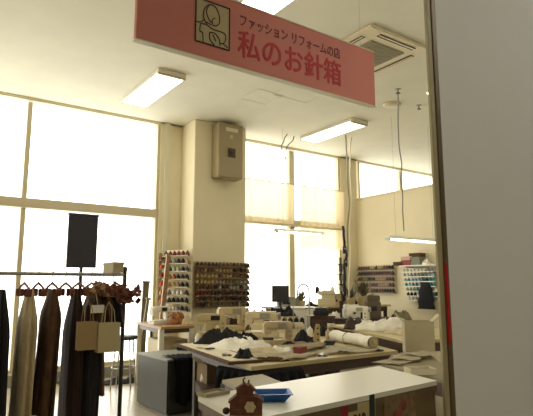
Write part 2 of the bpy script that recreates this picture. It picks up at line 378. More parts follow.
# ================================================================ FURNITURE
def quad_from(a, b, c, z):
    A, B, C2 = atz(*a, z), atz(*b, z), atz(*c, z); return [A, B, C2, A+C2-B]
def table(name, P, z, th, top, apron, legm, label, cat='table', ap=.08, legr=.025, loc=None):
    c = sum((Vector((p[0], p[1], 0)) for p in P), Vector())/4
    t = thing(name, c, label, cat); Q = [Vector((p[0], p[1], 0))-c for p in P]
    MB().prism([(q.x, q.y, z-th) for q in Q], th).build('tabletop', top, t)
    I = [q*.93 for q in Q]
    for i in range(4):
        a, b = I[i], I[(i+1) % 4]; d = b-a; m = (a+b)/2
        MB().box((m.x, m.y, z-th-ap/2-.0005), (d.length, .02, ap), math.atan2(d.y, d.x)).build('apron', apron, t)
    for q in Q:
        q = q*.9; MB().box((q.x, q.y, (z-th)/2), (legr*2, legr*2, z-th-.001), math.atan2(Q[1].y-Q[0].y, Q[1].x-Q[0].x), .003).build('leg', legm, t)
    return t
# reception counter
CZ = .9
P = [Vector(p) for p in ((.875, 1.37, 0), (1.915, 1.425, 0), (1.9, 1.83, 0), (.91, 1.765, 0))]
P[1] = atz(437, 380.5, CZ); P[0] = P[1]+(atz(300, 409.5, CZ)-P[1])*1.28; P[3] = atz(198, 396, CZ); P[2] = atz(379, 366, CZ)
P[2] = P[3]+(P[2]-P[3])*1.0
P[1].x = min(P[1].x, 1.922)
c = sum(P, Vector())/4; c.z = 0
t = thing('reception_counter', c, 'white topped reception counter with brown wood front across the entrance', 'counter')
Q = [p-c for p in P]
MB().prism([(q.x, q.y, CZ-.018) for q in Q], .018).build('countertop', COUNTER, t)
MB().prism([(q.x*.995, q.y*.995, CZ-.045) for q in Q], .0265).build('edge_band', OLIVEW, t)
I = [Vector((q.x*.95, q.y*.92, 0)) for q in Q]
for nm, i, j in (('front_panel', 0, 1), ('side_panel', 3, 0), ('side_panel', 1, 2), ('back_panel', 2, 3)):
    a, b = I[i], I[j]; d = b-a; m = (a+b)/2
    MB().box((m.x, m.y, (CZ-.045)/2), (d.length+.02, .02, CZ-.047), math.atan2(d.y, d.x)).build(nm, OLIVEW, t)
fa, fb = c+I[0], c+I[1]; fd = (fb-fa).normalized(); fang = math.atan2(fd.y, fd.x); fn = Vector((fd.y, -fd.x, 0))
def onfront(px, py):   # a point on the counter's front panel
    d = ray(px, py); p0 = fa+fn*.011; k = ((p0-EP).dot(fn))/d.dot(fn); return EP+d*k
# posters
a, b_ = onfront(340, 398), onfront(374, 390); ztop = max(a.z, .84); w = (Vector((b_.x, b_.y, 0))-Vector((a.x, a.y, 0))).length
po = thing('poster', (a.x, a.y, .5), 'cream poster with red and black side bars on the counter front', 'poster', fang)
zt = onfront(357, 403).z-.5
MB().b2(0, w, -.004, -.001, 0, zt).build('sheet', mat('cream poster paper', (.5, .4, .2), .7), po)
MB().b2(0, .035, -.0055, -.004, 0, zt).build('red_bar', mat('crimson print', (.3, .01, .03), .6), po)
MB().b2(w-.035, w-.005, -.0055, -.004, 0, zt+.02).build('dark_bar', mat('dark teal print', (.015, .025, .03), .6), po)
text('CAR', .07, .055, zt-.085, mat('brown black print', (.06, .02, .02), .6), po, 'lettering', y=-.0055, wd=w-.11, off=.0015)
a, b_ = onfront(383, 395), onfront(414, 388); w = (Vector((b_.x, b_.y, 0))-Vector((a.x, a.y, 0))).length
po = thing('flower_picture', (a.x, a.y, .5), 'faded picture of red flowers on the counter front near the post', 'picture', fang)
zt = onfront(398, 391).z-.5
MB().b2(0, w, -.004, -.001, 0, zt).build('sheet', mat('faded picture paper', (.22, .14, .07), .7, var=.3, vs=30), po)
fl = MB()
for k in range(16):
    fl.ball((random.uniform(.03, w-.03), -.006, random.uniform(zt-.3, zt-.04)), .022, (1, .15, 1), 8)
fl.build('printed_flowers', mat('dull red print', (.24, .06, .035), .7, var=.4, vs=30), po)
lf = MB()
for k in range(10): lf.ball((random.uniform(.03, w-.03), -.005, random.uniform(zt-.3, zt-.03)), .016, (1, .15, 1.4), 8)
lf.build('printed_leaves', mat('dull green print', (.12, .12, .05), .7), po)
# red notice on the post
a = aty(444, 263, 1.41); b_ = aty(444, 345, 1.41)
t = thing('red_notice', (1.962, 1.4145, b_.z), 'narrow red strip fixed to the edge of the shopfront post', 'sign')
MB().b2(-.006, .01, -.005, 0, 0, a.z-b_.z, .001).build('strip', REDP, t)

# work tables
MP = [(2.12, 3.2), (3.69, 3.2), (4.28, 4.66), (2.33, 4.66)]
table('work_table', MP, .72, .03, TOPW, DWOOD, DSTEEL, 'large work table with dark apron behind the counter, covered in sewing')
# dark curtain/side of main table
t = table('machine_table', [(2.5, 4.72), (4.25, 4.72), (4.3, 6.1), (3.2, 6.1)], .72, .03, TOPW, DWOOD, DSTEEL, 'second work table behind the big one, holding sewing machines')
RP = [atz(330, 324.5, .8), atz(402, 340.5, .8)]
d = Vector((.95, -.4, 0)); table('cutting_table', [RP[1], RP[1]+d, RP[0]+d, RP[0]], .8, .025, TOPW, DWOOD, DSTEEL, 'cutting table along the right side, heaped with white cloth', ap=.1)
LP = quad_from((134, 321.5), (161, 327), (194, 325.5), .8)
LP[0].y -= .1; LP[3].y -= .1
table('side_table', LP, .8, .03, WOOD, DWOOD, WHITE, 'small wooden table by the left window with a white machine on it', ap=.05, legr=.03)

def cabinet_at(cx, cy, w, dpt, h, rz, label, body=GREYCAB, top=GREYTOP, name='drawer_cabinet', nd=3, z=0):
    t = thing(name, (cx, cy, z), label, 'cabinet', rz)
    MB().b2(-w/2, w/2, -dpt/2, dpt/2, .02, h-.02, .004).build('body', body, t)
    MB().b2(-w/2-.01, w/2+.01, -dpt/2-.01, dpt/2+.01, h-.019, h, .004).build('top', top, t)
    MB().b2(-w/2+.02, w/2-.02, -dpt/2+.02, dpt/2-.02, 0, .019).build('plinth', BLACK, t)
    dh = (h-.08)/nd
    for k in range(nd):
        f = MB().b2(-w/2+.015, w/2-.015, -dpt/2-.014, -dpt/2-.001, .035+k*dh, .035+(k+.94)*dh, .003).build('drawer', body, t)
        MB().b2(-.06, .06, -dpt/2-.03, -dpt/2-.0145, .035+(k+.6)*dh, .035+(k+.66)*dh, .003).build('handle', STEEL, f)
    return t
# low grey cabinet draped with black trousers
G = [Vector((2.3, 5.72, .55)), Vector((2.3, 5.0, .55)), Vector((2.78, 5.02, .55))]
gd = (G[2]-G[1]); gl = gd.length; gs = (G[1]-G[0]).length; ga = math.atan2(gd.y, gd.x)
u = gd.normalized(); v = Vector((-u.y, u.x, 0)); gs *= 1
gc = G[1]+u*gl/2+v*gs/2
cabinet_at(gc.x, gc.y, gl, gs, .55, ga, 'low dark grey steel cabinet with pale grey top and black trousers draped over')
def drape(name, cat, label, c, rz, w, ztop, zbot, m, top=.2, th=.012, folds=4, taper=.15, seed=0):
    """cloth lying on a top and hanging over its front edge; origin at the edge"""
    t = thing(name, c, label, cat, rz)
    tot = top+(ztop-zbot)
    def f(u, v):
        s = v*tot; x = (u-.5)*w
        if s < top: return (x, top-s+.0, .004+.008*math.sin(u*PI*folds*2+seed)**2+.004)
        q = (s-top)/(tot-top); x *= 1-taper*q*math.sin(u*3+seed)
        return (x, -.018-.02*(1+math.sin(u*PI*folds*2+seed))*min(1, q*3), .008-(s-top)+.02*math.sin(u*9+seed)*q)
    MB().sheet(f, 24, 24, th).build('cloth', m, t, True); return t
edge = G[1]+u*gl*.36-v*.012
drape('black_trousers', 'trousers', 'black trousers draped over the front of the low grey cabinet', (edge.x, edge.y, .551), ga, .24, .55, .1, BLACKF, top=.25, folds=2, seed=1)
edge = G[1]+u*gl*.82-v*.014
drape('black_skirt', 'garment', 'black garment hanging on the right end of the low grey cabinet', (edge.x, edge.y, .551), ga, .17, .55, .05, NAVYF, top=.2, folds=2, seed=3)
c = atz(183, 350, .551); t = thing('tape_dispenser', (c.x, c.y, .551), 'small black box on the back of the low grey cabinet', 'small box', FACE)
MB().b2(-.07, .07, -.04, .04, 0, .04, .008).build('body', BLACK, t); MB().lathe([(.02, .041), (.02, .05)], 12).build('knob', GREYP, t)

# tall white box cabinet with monitor
cabinet_at(4.79, 6.1, .6, .36, .98, FACE, 'white cabinet carrying the computer monitor behind the sewing machines', WHITE, WHITE, nd=4)
c = Vector((4.63, 6.21, 0)); t = thing('computer_monitor', (c.x, c.y, .981), 'black computer monitor turned towards the window', 'monitor', FACE+.1)
MB().lathe([(.09, 0), (.09, .01), (.02, .015)], 20).build('foot', BLACK, t); MB().box((0, .01, .06), (.04, .02, .1), 0, .003).build('stand', BLACK, t)
MB().box((0, -.01, .19), (.25, .03, .24), 0, .006).build('screen_housing', BLACK, t); MB().box((0, -.027, .193), (.225, .004, .2)).build('screen', mat('dark screen', (.01, .01, .012), .15), t)
# desk under the window to the right
table('window_desk', [(4.9, 6.45), (7.3, 6.45), (7.3, 7.1), (4.9, 7.1)], .95, .03, TOPW, DWOOD, DSTEEL, 'long narrow bench below the curtained window')

# ---------------------------------------------------------------- sewing machines
def sewing_machine(p, z, s, rz, label, body=CREAM, name='sewing_machine', group='sewing machines', dark=False):
    t = thing(name, (p.x, p.y, z), label, 'sewing machine', rz, group); k = s
    MB().b2(-.2*k, .2*k, -.09*k, .09*k, 0, .07*k, .01*k).build('bed', body, t)
    a = MB(); a.b2(.09*k, .19*k, -.055*k, .055*k, .071*k, .25*k, .018*k); a.b2(-.2*k, .19*k, -.06*k, .06*k, .2*k, .3*k, .022*k); a.b2(-.2*k, -.1*k, -.055*k, .055*k, .15*k, .22*k, .012*k)
    a.build('arm', body, t)
    w = MB(); w.cyl((.191*k, 0, .245*k), (.222*k, 0, .245*k), .042*k, n=16); w.build('handwheel', GREYP, t)
    n = MB(); n.cyl((-.15*k, 0, .15*k), (-.15*k, 0, .078*k), .005*k, n=6); n.box((-.15*k, 0, .078*k), (.03*k, .03*k, .005*k)); n.build('presser_foot', STEEL, t)
    MB().cyl((.1*k, 0, .3*k), (.1*k, 0, .36*k), .003*k, n=6).build('spool_pin', STEEL, t)
    MB().b2(-.02*k, .1*k, -.066*k, -.061*k, .22*k, .28*k).build('stitch_panel', BLACK if dark else GREYP, t)
    for q in (0, 1): MB().cyl((.14*k, -.056*k, (.12+.06*q)*k), (.14*k, -.066*k, (.12+.06*q)*k), .017*k, n=12).build('dial', GREYP, t)
    return t
def serger(p, z, s, rz, label, nc, cones, gl):
    t = thing('overlock_machine', (p.x, p.y, z), label, 'sewing machine', rz, 'sewing machines'); k = s
    b = MB(); b.b2(-.15*k, .15*k, -.12*k, .1*k, 0, .12*k, .012*k); b.b2(-.08*k, .15*k, -.06*k, .1*k, .1*k, .26*k, .02*k); b.b2(-.14*k, -.07*k, -.05*k, .02*k, .18*k, .25*k, .012*k); b.build('body', IVORY, t)
    for q in range(4): MB().cyl(((-.05+.05*q)*k, -.061*k, .19*k), ((-.05+.05*q)*k, -.078*k, .19*k), .012*k, n=10).build('tension_dial', GREYP, t)
    MB().b2(-.17*k, .17*k, .11*k, .2*k, .2*k, .215*k, .004*k).build('thread_tray', GREYP, t)
    MB().cyl((0, .155*k, .2*k), (0, .155*k, .5*k), .005*k, n=8).build('thread_pole', STEEL, t)
    MB().b2(-.15*k, .15*k, .15*k, .16*k, .5*k, .506*k).build('thread_guide', STEEL, t)
    MB().cyl((.151*k, 0, .15*k), (.175*k, 0, .15*k), .04*k, n=16).build('handwheel', GREYP, t)
    M = Matrix.Rotation(rz, 4, 'Z')
    for q in range(nc):
        o = M @ Vector(((-.13+.26*q/(nc-1))*k, .155*k, 0))
        ob = MB().lathe([(.038*k, 0), (.04*k, .01*k), (.036*k, .085*k), (.018*k, .1*k), (.015*k, .11*k)], 14).build('thread_cone', cones[q % len(cones)], None, True)
        ob.location = (p.x+o.x, p.y+o.y, z+.2155*k); tag(ob, '%s thread cone, %s from the left, on %s' % (('black', 'white', 'beige', 'brown')[(BLACKF, WHITEF, BEIGEF, BROWNF).index(cones[q % len(cones)])], ('first', 'second', 'third', 'fourth')[q], gl), 'thread cone', 'thread cones on the overlock machines')
    return t
Z = .7205
sewing_machine(atz(212, 337, Z), Z, .85, FACE+.1, 'cream sewing machine at the left end, beside the thread racks', dark=True)
sewing_machine(atz(232, 331, Z), Z, 1.0, FACE+.5, 'largest cream sewing machine, tilted arm below the column thread rack', name='sewing_machine')
sewing_machine(atz(262, 337, Z), Z, .95, FACE-.1, 'cream sewing machine just left of the black jacket', body=IVORY)
sewing_machine(atz(278, 345, Z), Z, .75, FACE+.3, 'low beige sewing machine in front of the black jacket', body=mat('tan plastic', (.5, .39, .22), .45))
serger(atz(294, 341, Z), Z, .72, FACE, 'white overlock machine with black thread cones in the table middle', 4, [BLACKF, BLACKF, NAVYF and BLACKF, BLACKF], 'the overlock machine at the table middle')
serger(atz(254, 331, Z), Z, .8, FACE, 'ivory overlock machine below the right edge of the column rack', 3, [WHITEF, BEIGEF, BROWNF], 'the overlock machine near the column rack')
sewing_machine(atz(342, 324, .8005)+Vector((.2, -.1, 0)), .8005, .75, FACE-.5, 'white sewing machine at the far end of the cutting table', body=WHITE)
sewing_machine(atz(160, 324, .801), .801, .75, FACE+.9, 'white and green sewing machine on the small wooden table', body=WHITE, dark=True)
# ---------------------------------------------------------------- cloth
def heap(name, cat, label, p, z, w, d, h, m, rz=0, seed=0, n=48, sharp=1.0, group=None):
    rnd = random.Random(seed); ph = [rnd.uniform(0, 6.28) for _ in range(8)]; fr = [rnd.uniform(5, 13) for _ in range(8)]
    t = thing(name, (p.x, p.y, z), label, cat, rz, group); b = MB(); R = 18; rings = []
    top = b.b.verts.new((0, 0, h*.62)); ZT = []
    for j in range(1, R+1):
        r = j/R; row = []
        for k in range(n):
            a = 2*PI*k/n; e = 1+.18*math.sin(2*a+ph[0])+.12*math.sin(3*a+ph[1])+.07*math.sin(7*a+ph[2])
            x = r*e*math.cos(a)*w/2; y = r*e*math.sin(a)*d/2
            q = 2.6/max(w, d); nv = Vector((x*q+seed*3.1, y*q, seed)); f1 = noise.noise(nv*1.5); f2 = abs(noise.noise(nv*3.4)); f3 = abs(noise.noise(nv*7))
            zz = h*(1-r**3.2)*max(.12, .72+.55*f1-.55*f2+.0-.3*f3)+.006
            if j == R: zz = .0005
            row.append(b.b.verts.new((x, y, max(.0005, zz))))
        rings.append(row)
    top.co.z = sum(v.co.z for v in rings[0])/n
    for k in range(n): b.b.faces.new((top, rings[0][k], rings[0][(k+1) % n]))
    for A, B in zip(rings, rings[1:]):
        for k in range(n): b.b.faces.new((A[k], B[k], B[(k+1) % n], A[(k+1) % n]))
    b.b.faces.new(rings[-1][::-1])
    b.build('cloth', m, t, True); return t
def sheet_on(name, cat, label, p, z, w, d, m, rz=0, seed=0, amp=.01, th=.003, group=None):
    rnd = random.Random(seed); a1, a2 = rnd.uniform(0, 6), rnd.uniform(0, 6)
    t = thing(name, (p.x, p.y, z), label, cat, rz, group)
    MB().sheet(lambda u, v: ((u-.5)*w*(1+.08*math.sin(v*5+a1)), (v-.5)*d*(1+.1*math.sin(u*6+a2)), th+.001+amp*(1+math.sin(u*9+a1+v*4)*math.cos(v*7+a2))), 16, 12, th).build('sheet', m, t, True); return t
heap('white_cloth', 'cloth', 'crumpled white cloth spread near the left end of the big table', atz(237, 349, Z), Z, .6, .5, .12, WHITEF, FACE, 2)
heap('white_cloth', 'cloth', 'smaller white cloth heap beside the black garment on the big table', atz(242, 343, Z), Z, .3, .25, .1, WHITEF, FACE, 5)
heap('black_garment', 'garment', 'rounded black garment behind the white cloth on the left', atz(222, 346, Z), Z, .46, .28, .2, BLACKF, FACE, 3)
heap('black_scrap', 'cloth', 'small black cloth strip between two white cloths', atz(247, 341, Z)+Vector((.0, .1, 0)), Z, .3, .14, .12, BLACKF, FACE+.4, 4)
heap('black_scarf', 'cloth', 'small black cloth bundle at the front left corner of the table', atz(243, 361, Z), Z, .2, .15, .11, BLACKF, FACE, 6)
heap('black_scrap', 'cloth', 'black pincushion heap left of the cream sewing machine', atz(203, 341, Z), Z, .14, .1, .05, BLACKF, FACE, 8)
sheet_on('pattern_paper', 'paper', 'beige pattern paper in the middle of the big table', atz(280, 356, Z), Z, .5, .5, PAPER, .2, 2)
sheet_on('pattern_paper', 'paper', 'pale pattern paper at the right part of the big table', atz(335, 351, Z), Z, .6, .45, PAPER, -.1, 3)
sheet_on('cream_fabric', 'cloth', 'flat cream fabric piece under the overlock machine', atz(300, 349, Z), Z+.022, .5, .4, BEIGEF, .5, 6)
heap('beige_cloth', 'cloth', 'tan cloth heap at the middle of the table front', atz(262, 353, Z), Z+.0, .36, .3, .06, BEIGEF, FACE, 11)
heap('beige_cloth', 'cloth', 'tan crumpled cloth right of the wooden gauge board', atz(322, 346, Z), Z, .4, .25, .05, BEIGEF, FACE, 12)
# black jacket between machines
heap('black_jacket', 'jacket', 'black jacket thrown over the middle of the sewing machines', Vector((4.03, 5.36)), Z+.1905, .34, .2, .17, BLACKF, FACE, 14)
heap('black_cloth', 'cloth', 'black cloth bundle right of the white overlock machine', atz(304, 344, Z), Z, .26, .2, .13, BLACKF, FACE, 15)
heap('fabric_pile', 'cloth', 'brown fabric pile behind the largest cream machine', atz(246, 329, Z)+Vector((.2, -.15, 0)), Z, .3, .2, .26, RUSTF, FACE, 16)
# folded cloth board at the table's left end
t = thing('pattern_board', (2.25, 4.0, Z), 'brown board sticking out over the left end of the big table', 'board', 1.42)
MB().b2(-.68, .7, -.16, .13, .0, .02, .003).build('board', BROWNF, t); MB().b2(-.66, .6, -.12, .1, .021, .026).build('paper', PAPER, t)
c = atz(226, 355, Z+.03); t = thing('scissors', (c.x, c.y, Z+.028), 'steel scissors lying on the brown board', 'scissors', 1.2)
MB().box((.06, .006, .003), (.13, .014, .003), .08).build('blade', STEEL, t); MB().box((.06, -.006, .006), (.13, .014, .003), -.08).build('blade', STEEL, t)
for q in (-1, 1):
    MB().tube([(-.035+.025*math.cos(k*PI/6), q*.02+.016*math.sin(k*PI/6), .005) for k in range(13)], .004, 6).build('handle', BLACK, t)
# black cloth at the near corner; the front sheet stands in for shade below
drape('black_cloth', 'cloth', 'black sheet standing in for shade below the near left corner of the big table', (2.35, 3.17, .665), 0, .42, .66, .45, BLACKF, top=.01, folds=5, seed=2)
drape('black_cloth', 'cloth', 'black cloth hanging down the left end of the big table', (2.13, 3.42, .665), -PI/2+.15, .42, .66, .45, BLACKF, top=.01, folds=5, seed=4)
# boxes under the table's left end
def carton(name, p, z, w, d, h, rz, label, m, open_=False, cat='box', th=.006, rot=None):
    t = thing(name, (p.x, p.y, z), label, cat, rz, rot=rot); b = MB()
    b.b2(-w/2, w/2, -d/2, d/2, 0, th); b.b2(-w/2, -w/2+th, -d/2, d/2, th, h); b.b2(w/2-th, w/2, -d/2, d/2, th, h); b.b2(-w/2+th, w/2-th, -d/2, -d/2+th, th, h); b.b2(-w/2+th, w/2-th, d/2-th, d/2, th, h)
    b.build('walls', m, t)
    if open_:
        for q in (-1, 1):
            o = MB().box(0, (.004, d*.98, w*.35), M=Matrix.Translation((q*(w/2+w*.12), 0, h+w*.11)) @ Matrix.Rotation(q*.8, 4, 'Y')).build('flap', m, t)
    else:
        MB().b2(-w/2-.003, w/2+.003, -d/2-.003, d/2+.003, h+.0005, h+.02, .002).build('lid', m, t)
    return t
BZ = .52
c = atz(210, 372, BZ)
table('low_shelf', quad_from((194, 378), (207, 400), (232, 393), .4), .40, .02, DWOOD, DWOOD, DSTEEL, 'low dark shelf table left of the big work table')
carton('cardboard_box', atz(212, 381, .401), .401, .22, .24, .17, FACE+.55, 'small open brown carton with white stuff at the left end of the table', mat('brown carton', (.22, .15, .08), .8), True)
c = atz(212, 381, .401)
heap('white_tissue', 'paper', 'white crumpled tissue filling the small open carton', c, .4085, .19, .2, .22, WHITEF, FACE+.55, 21)
# pale mat on a low table right behind the counter
table('low_table', quad_from((262, 374), (222, 380), (250, 395), .68), .68, .02, mat('olive top', (.3, .25, .14), .5), DWOOD, DSTEEL, 'low olive topped table tucked between counter and work table')
# right side clutter behind the counter
table('corner_table', [atz(384, 365, .76), (2.55, 1.72), (3.75, 2.98), atz(391, 355, .76)], .76, .02, mat('dull top', (.24, .2, .11), .5), DWOOD, DSTEEL, 'small table behind the counter, next to the shopfront post')
c = atz(414, 352, .761+0); 
BXW = .3
t = carton('cardboard_box', Vector((3.48, 2.8, 0)), .761, .23, .16, .25, FACE-.12, 'pale beige cardboard box standing behind the counter beside the post', KRAFT, True)
for k, (px, py, rz) in enumerate(((396, 361, .2), (408, 358, .5), (423, 356, .1))):
    c = atz(px, py, .77); sheet_on('pattern_sheet', 'paper', ('left', 'middle', 'right')[k]+'most folded pattern paper below the pale cardboard box', c, .761+.012*k, .3, .2, PAPER, rz, 30+k, amp=.004)
c = atz(420, 372, .77); t = thing('paper_tray', (c.x, c.y, .761), 'small cream tray with a green lining behind the counter, right end', 'tray', FACE+.1)
b = MB(); b.b2(-.08, .08, -.06, .06, 0, .004)
for q in (-1, 1): b.b2(-.08, .08, q*.058-.003, q*.058+.003, .004, .035); b.b2(q*.078-.003, q*.078+.003, -.055, .055, .004, .035)
b.build('walls', IVORY, t); MB().b2(-.07, .07, -.05, .05, .0045, .02, .002).build('lining', mat('sage', (.3, .32, .2), .7), t)
# long wrapped roll on the big table
a = atz(338, 340, Z)+Vector((-.1, -.05, 0)); b_ = atz(386, 348, Z)+Vector((-.13, .03, 0)); d = b_-a; rr = .055
t = thing('fabric_roll', ((a.x+b_.x)/2, (a.y+b_.y)/2, Z+rr+.002), 'long roll of white fabric in clear wrap on the big table', 'fabric roll', math.atan2(d.y, d.x))
m_ = d.length/2
def rollf(u, v): a2 = 2*PI*v; r = rr*(.97+.05*math.sin(u*23)+.06*math.sin(u*11+v*6)); return ((u-.5)*2*m_, r*1.25*math.cos(a2), r*math.sin(a2))
MB().sheet(rollf, 40, 20).build('wrapped_fabric', WHITEF, t, True)
for q in (-1, 1): MB().cyl((q*m_, 0, 0), (q*(m_-.01), 0, 0), .05).cyl((q*(m_+.02), 0, 0), (q*(m_-.01), 0, 0), .018).build('core', KRAFT, t)
MB().tube([(-.2*m_+.0, rr*1.3*math.cos(k*PI/8), rr*1.06*math.sin(k*PI/8)) for k in range(17)], .003, 6).build('tie_band', RUSTF, t)
# things on the cutting table
heap('white_fur_cloth', 'cloth', 'big heap of white cloth on the cutting table', atz(376, 331, .8005)+Vector((.1, 0, 0)), .8005, .62, .4, .19, WHITEF, FACE-.3, 41)
heap('beige_cloth', 'cloth', 'flat beige cloth at the near end of the cutting table', atz(405, 334, .8005), .8005, .4, .3, .08, BEIGEF, FACE, 42)
heap('dark_bag', 'bag', 'dark brown bag on the far left of the cutting table', atz(355, 329, .8005), .8005, .24, .2, .17, mat('dark brown leather', (.05, .03, .02), .6, bump=.2), FACE, 43)
heap('black_cloth', 'cloth', 'black cloth lump right of the white cloth heap', atz(393, 326, .8005)+Vector((.05, 0, 0)), .8005, .16, .16, .17, BLACKF, FACE, 44)
heap('green_cloth', 'cloth', 'olive cloth pile behind the white heap', atz(372, 325, .8005)+Vector((.25, -.2, 0)), .8005, .35, .25, .2, mat('olive cloth', (.2, .17, .09), .9, var=.4, vs=25, bump=.4), FACE, 45)
# wooden gauge board, looped thread stand
c = atz(317, 345, Z); t = thing('gauge_board', (c.x, c.y, Z), 'upright yellow wooden gauge board with dark holes', 'board', FACE)
MB().b2(-.04, .04, -.05, .05, 0, .012, .002).build('foot', WOOD, t)
MB().prism([(-.045, 0, .012), (.035, 0, .012), (.03, 0, .2), (-.01, 0, .2)], .014, 'Y').build('board', mat('yellow wood', (.5, .37, .17), .5), t)
h = MB()
for q in range(3): h.cyl((.01, -.001, .05+q*.055), (.01, -.004, .05+q*.055), .009, n=10)
h.build('holes', BLACK, t)
c = Vector((4.14, 4.96, 0)); t = thing('thread_stand', (c.x, c.y, Z), 'tall steel thread stand with a looped wire top', 'thread stand', FACE)
MB().lathe([(.07, 0), (.07, .012), (.012, .02)], 18).build('base', DSTEEL, t); MB().cyl((0, 0, .02), (0, 0, .42), .01).build('pole', STEEL, t)
top = c.copy(); zt = .62
MB().tube([(0, 0, .4), (0, 0, .45)]+[(-.07+.07*math.cos(a), 0, .5+.09*math.sin(a)) for a in [k*PI/10 for k in range(11)]]+[(-.14, 0, .42)], .009, 8).build('loop', STEEL, t, True)
MB().cyl((-.05, 0, .3), (.05, 0, .3), .005).build('crossbar', DSTEEL, t)

# clutter on the bench under the window
def appliance(p, z, w, d, h, rz, label, m, name='storage_case', cat='case'):
    t = thing(name, (p.x, p.y, z), label, cat, rz)
    MB().b2(-w/2, w/2, -d/2, d/2, 0, h*.72, .012).build('case', m, t); MB().b2(-w/2+.01, w/2-.01, -d/2+.01, d/2-.01, h*.725, h, .012).build('lid', m, t)
    MB().b2(-w*.2, w*.2, -d/2-.006, -d/2-.0005, h*.3, h*.5, .002).build('front_plate', BLACK, t); MB().b2(-w*.12, w*.12, -.012, .012, h+.0005, h+.015, .004).build('handle', GREYP, t); return t
B = .9505
appliance(Vector((5.15, 6.75)), B, .3, .25, .16, FACE, 'grey case on the window bench right of the monitor', GREYP)
appliance(Vector((6.62, 6.85)), B, .3, .3, .1, FACE, 'low black case on the window bench behind the plants', BLACK)
appliance(Vector((6.3, 6.87)), B, .26, .2, .2, FACE, 'tan case on the window bench near the hanging cables', CREAM)
def plant(p, z, label, s=1.0, seed=0):
    rnd = random.Random(seed); t = thing('potted_plant', (p.x, p.y, z), label, 'plant', 0)
    MB().lathe([(.05*s, 0), (.065*s, .09*s), (.07*s, .1*s), (.055*s, .1*s), (.05*s, .085*s)], 16).build('pot', CREAM, t, True)
    f = MB()
    for k in range(26):
        a = rnd.uniform(0, 6.28); r = rnd.uniform(.02, .13)*s; h = rnd.uniform(.12, .3)*s; e = Vector((math.cos(a)*r, math.sin(a)*r, h)); sd = Vector((-math.sin(a), math.cos(a), 0))*.02*s
        m1 = e*.6+Vector((0, 0, .03*s)); b = Vector((0, 0, .09*s))
        q = [f.b.verts.new(x) for x in (b, m1+sd, e+Vector((0, 0, -.02)), m1-sd)]; f.b.faces.new(q)
        f.tube([b, m1, e], .003*s, 5)
    f.build('foliage', mat('dull green leaves', (.12, .11, .05), .6, var=.4, vs=20), t); return t
plant(Vector((5.35, 6.6)), B, 'small bushy potted plant at the left part of the window bench', 1.0, 1)
plant(Vector((6.42, 6.57)), B, 'small potted plant on the window bench beside the tan case', 1.3, 2)
plant(Vector((6.75, 6.6)), B, 'leafy potted plant at the window bench foot of the hanging cables', 1.6, 3)
c = atz(345, 322, .75)
table('cable_shelf', [(5.35, 5.85), (6.3, 5.45), (6.45, 5.8), (5.5, 6.2)], .8, .02, DWOOD, DWOOD, DSTEEL, 'small dark shelf unit below the hanging black cable')
appliance(Vector((5.75, 5.88)), .8005, .25, .22, .2, FACE, 'white machine case on the dark shelf below the cables', WHITE)
appliance(Vector((6.1, 5.76)), .8005, .22, .2, .34, FACE, 'tall brown case on the dark shelf below the cables', mat('mud brown case', (.13, .1, .06), .5))
appliance(atz(326, 316, .9)+Vector((.05, .16, 0)), .9, .2, .18, .1, FACE, 'small dark case on the pedestal beside the cabinet', BLACK)
c = atz(326, 316, .9); cabinet_at(c.x+.05, c.y+.16, .34, .26, .899, FACE, 'dark pedestal cabinet right of the white cabinet', DWOOD, DWOOD, nd=3)

# ================================================================ THREAD RACKS
COLS = {'dark brown': (.05, .022, .015), 'brown': (.12, .055, .03), 'tan': (.4, .27, .13), 'gold': (.5, .36, .15), 'olive': (.18, .16, .07), 'dark red': (.16, .02, .018), 'red': (.5, .05, .03), 'black': (.015, .014, .016),
        'grey': (.3, .3, .28), 'white': (.7, .68, .58), 'navy': (.02, .025, .05), 'pale blue': (.35, .5, .52), 'teal': (.05, .3, .32), 'pale green': (.35, .42, .28), 'orange': (.5, .16, .05), 'pink': (.55, .25, .2)}
SPOOLM = {}
def spool_mesh(cn, s):
    k = (cn, s)
    if k in SPOOLM: return SPOOLM[k]
    o = MB().lathe([(.018*s, 0), (.022*s, .004*s), (.031*s, .008*s), (.028*s, .05*s), (.012*s, .066*s), (.011*s, .078*s)], 10).build('thread_spool', mat(cn+' thread', COLS[cn], .7), None, True)
    me = o.data; bpy.data.objects.remove(o); SPOOLM[k] = me; return me
ORD = ['first', 'second', 'third', 'fourth', 'fifth', 'sixth', 'seventh', 'eighth', 'ninth', 'tenth', 'eleventh', 'twelfth', 'thirteenth', 'fourteenth', 'fifteenth', 'sixteenth', 'seventeenth', 'eighteenth']
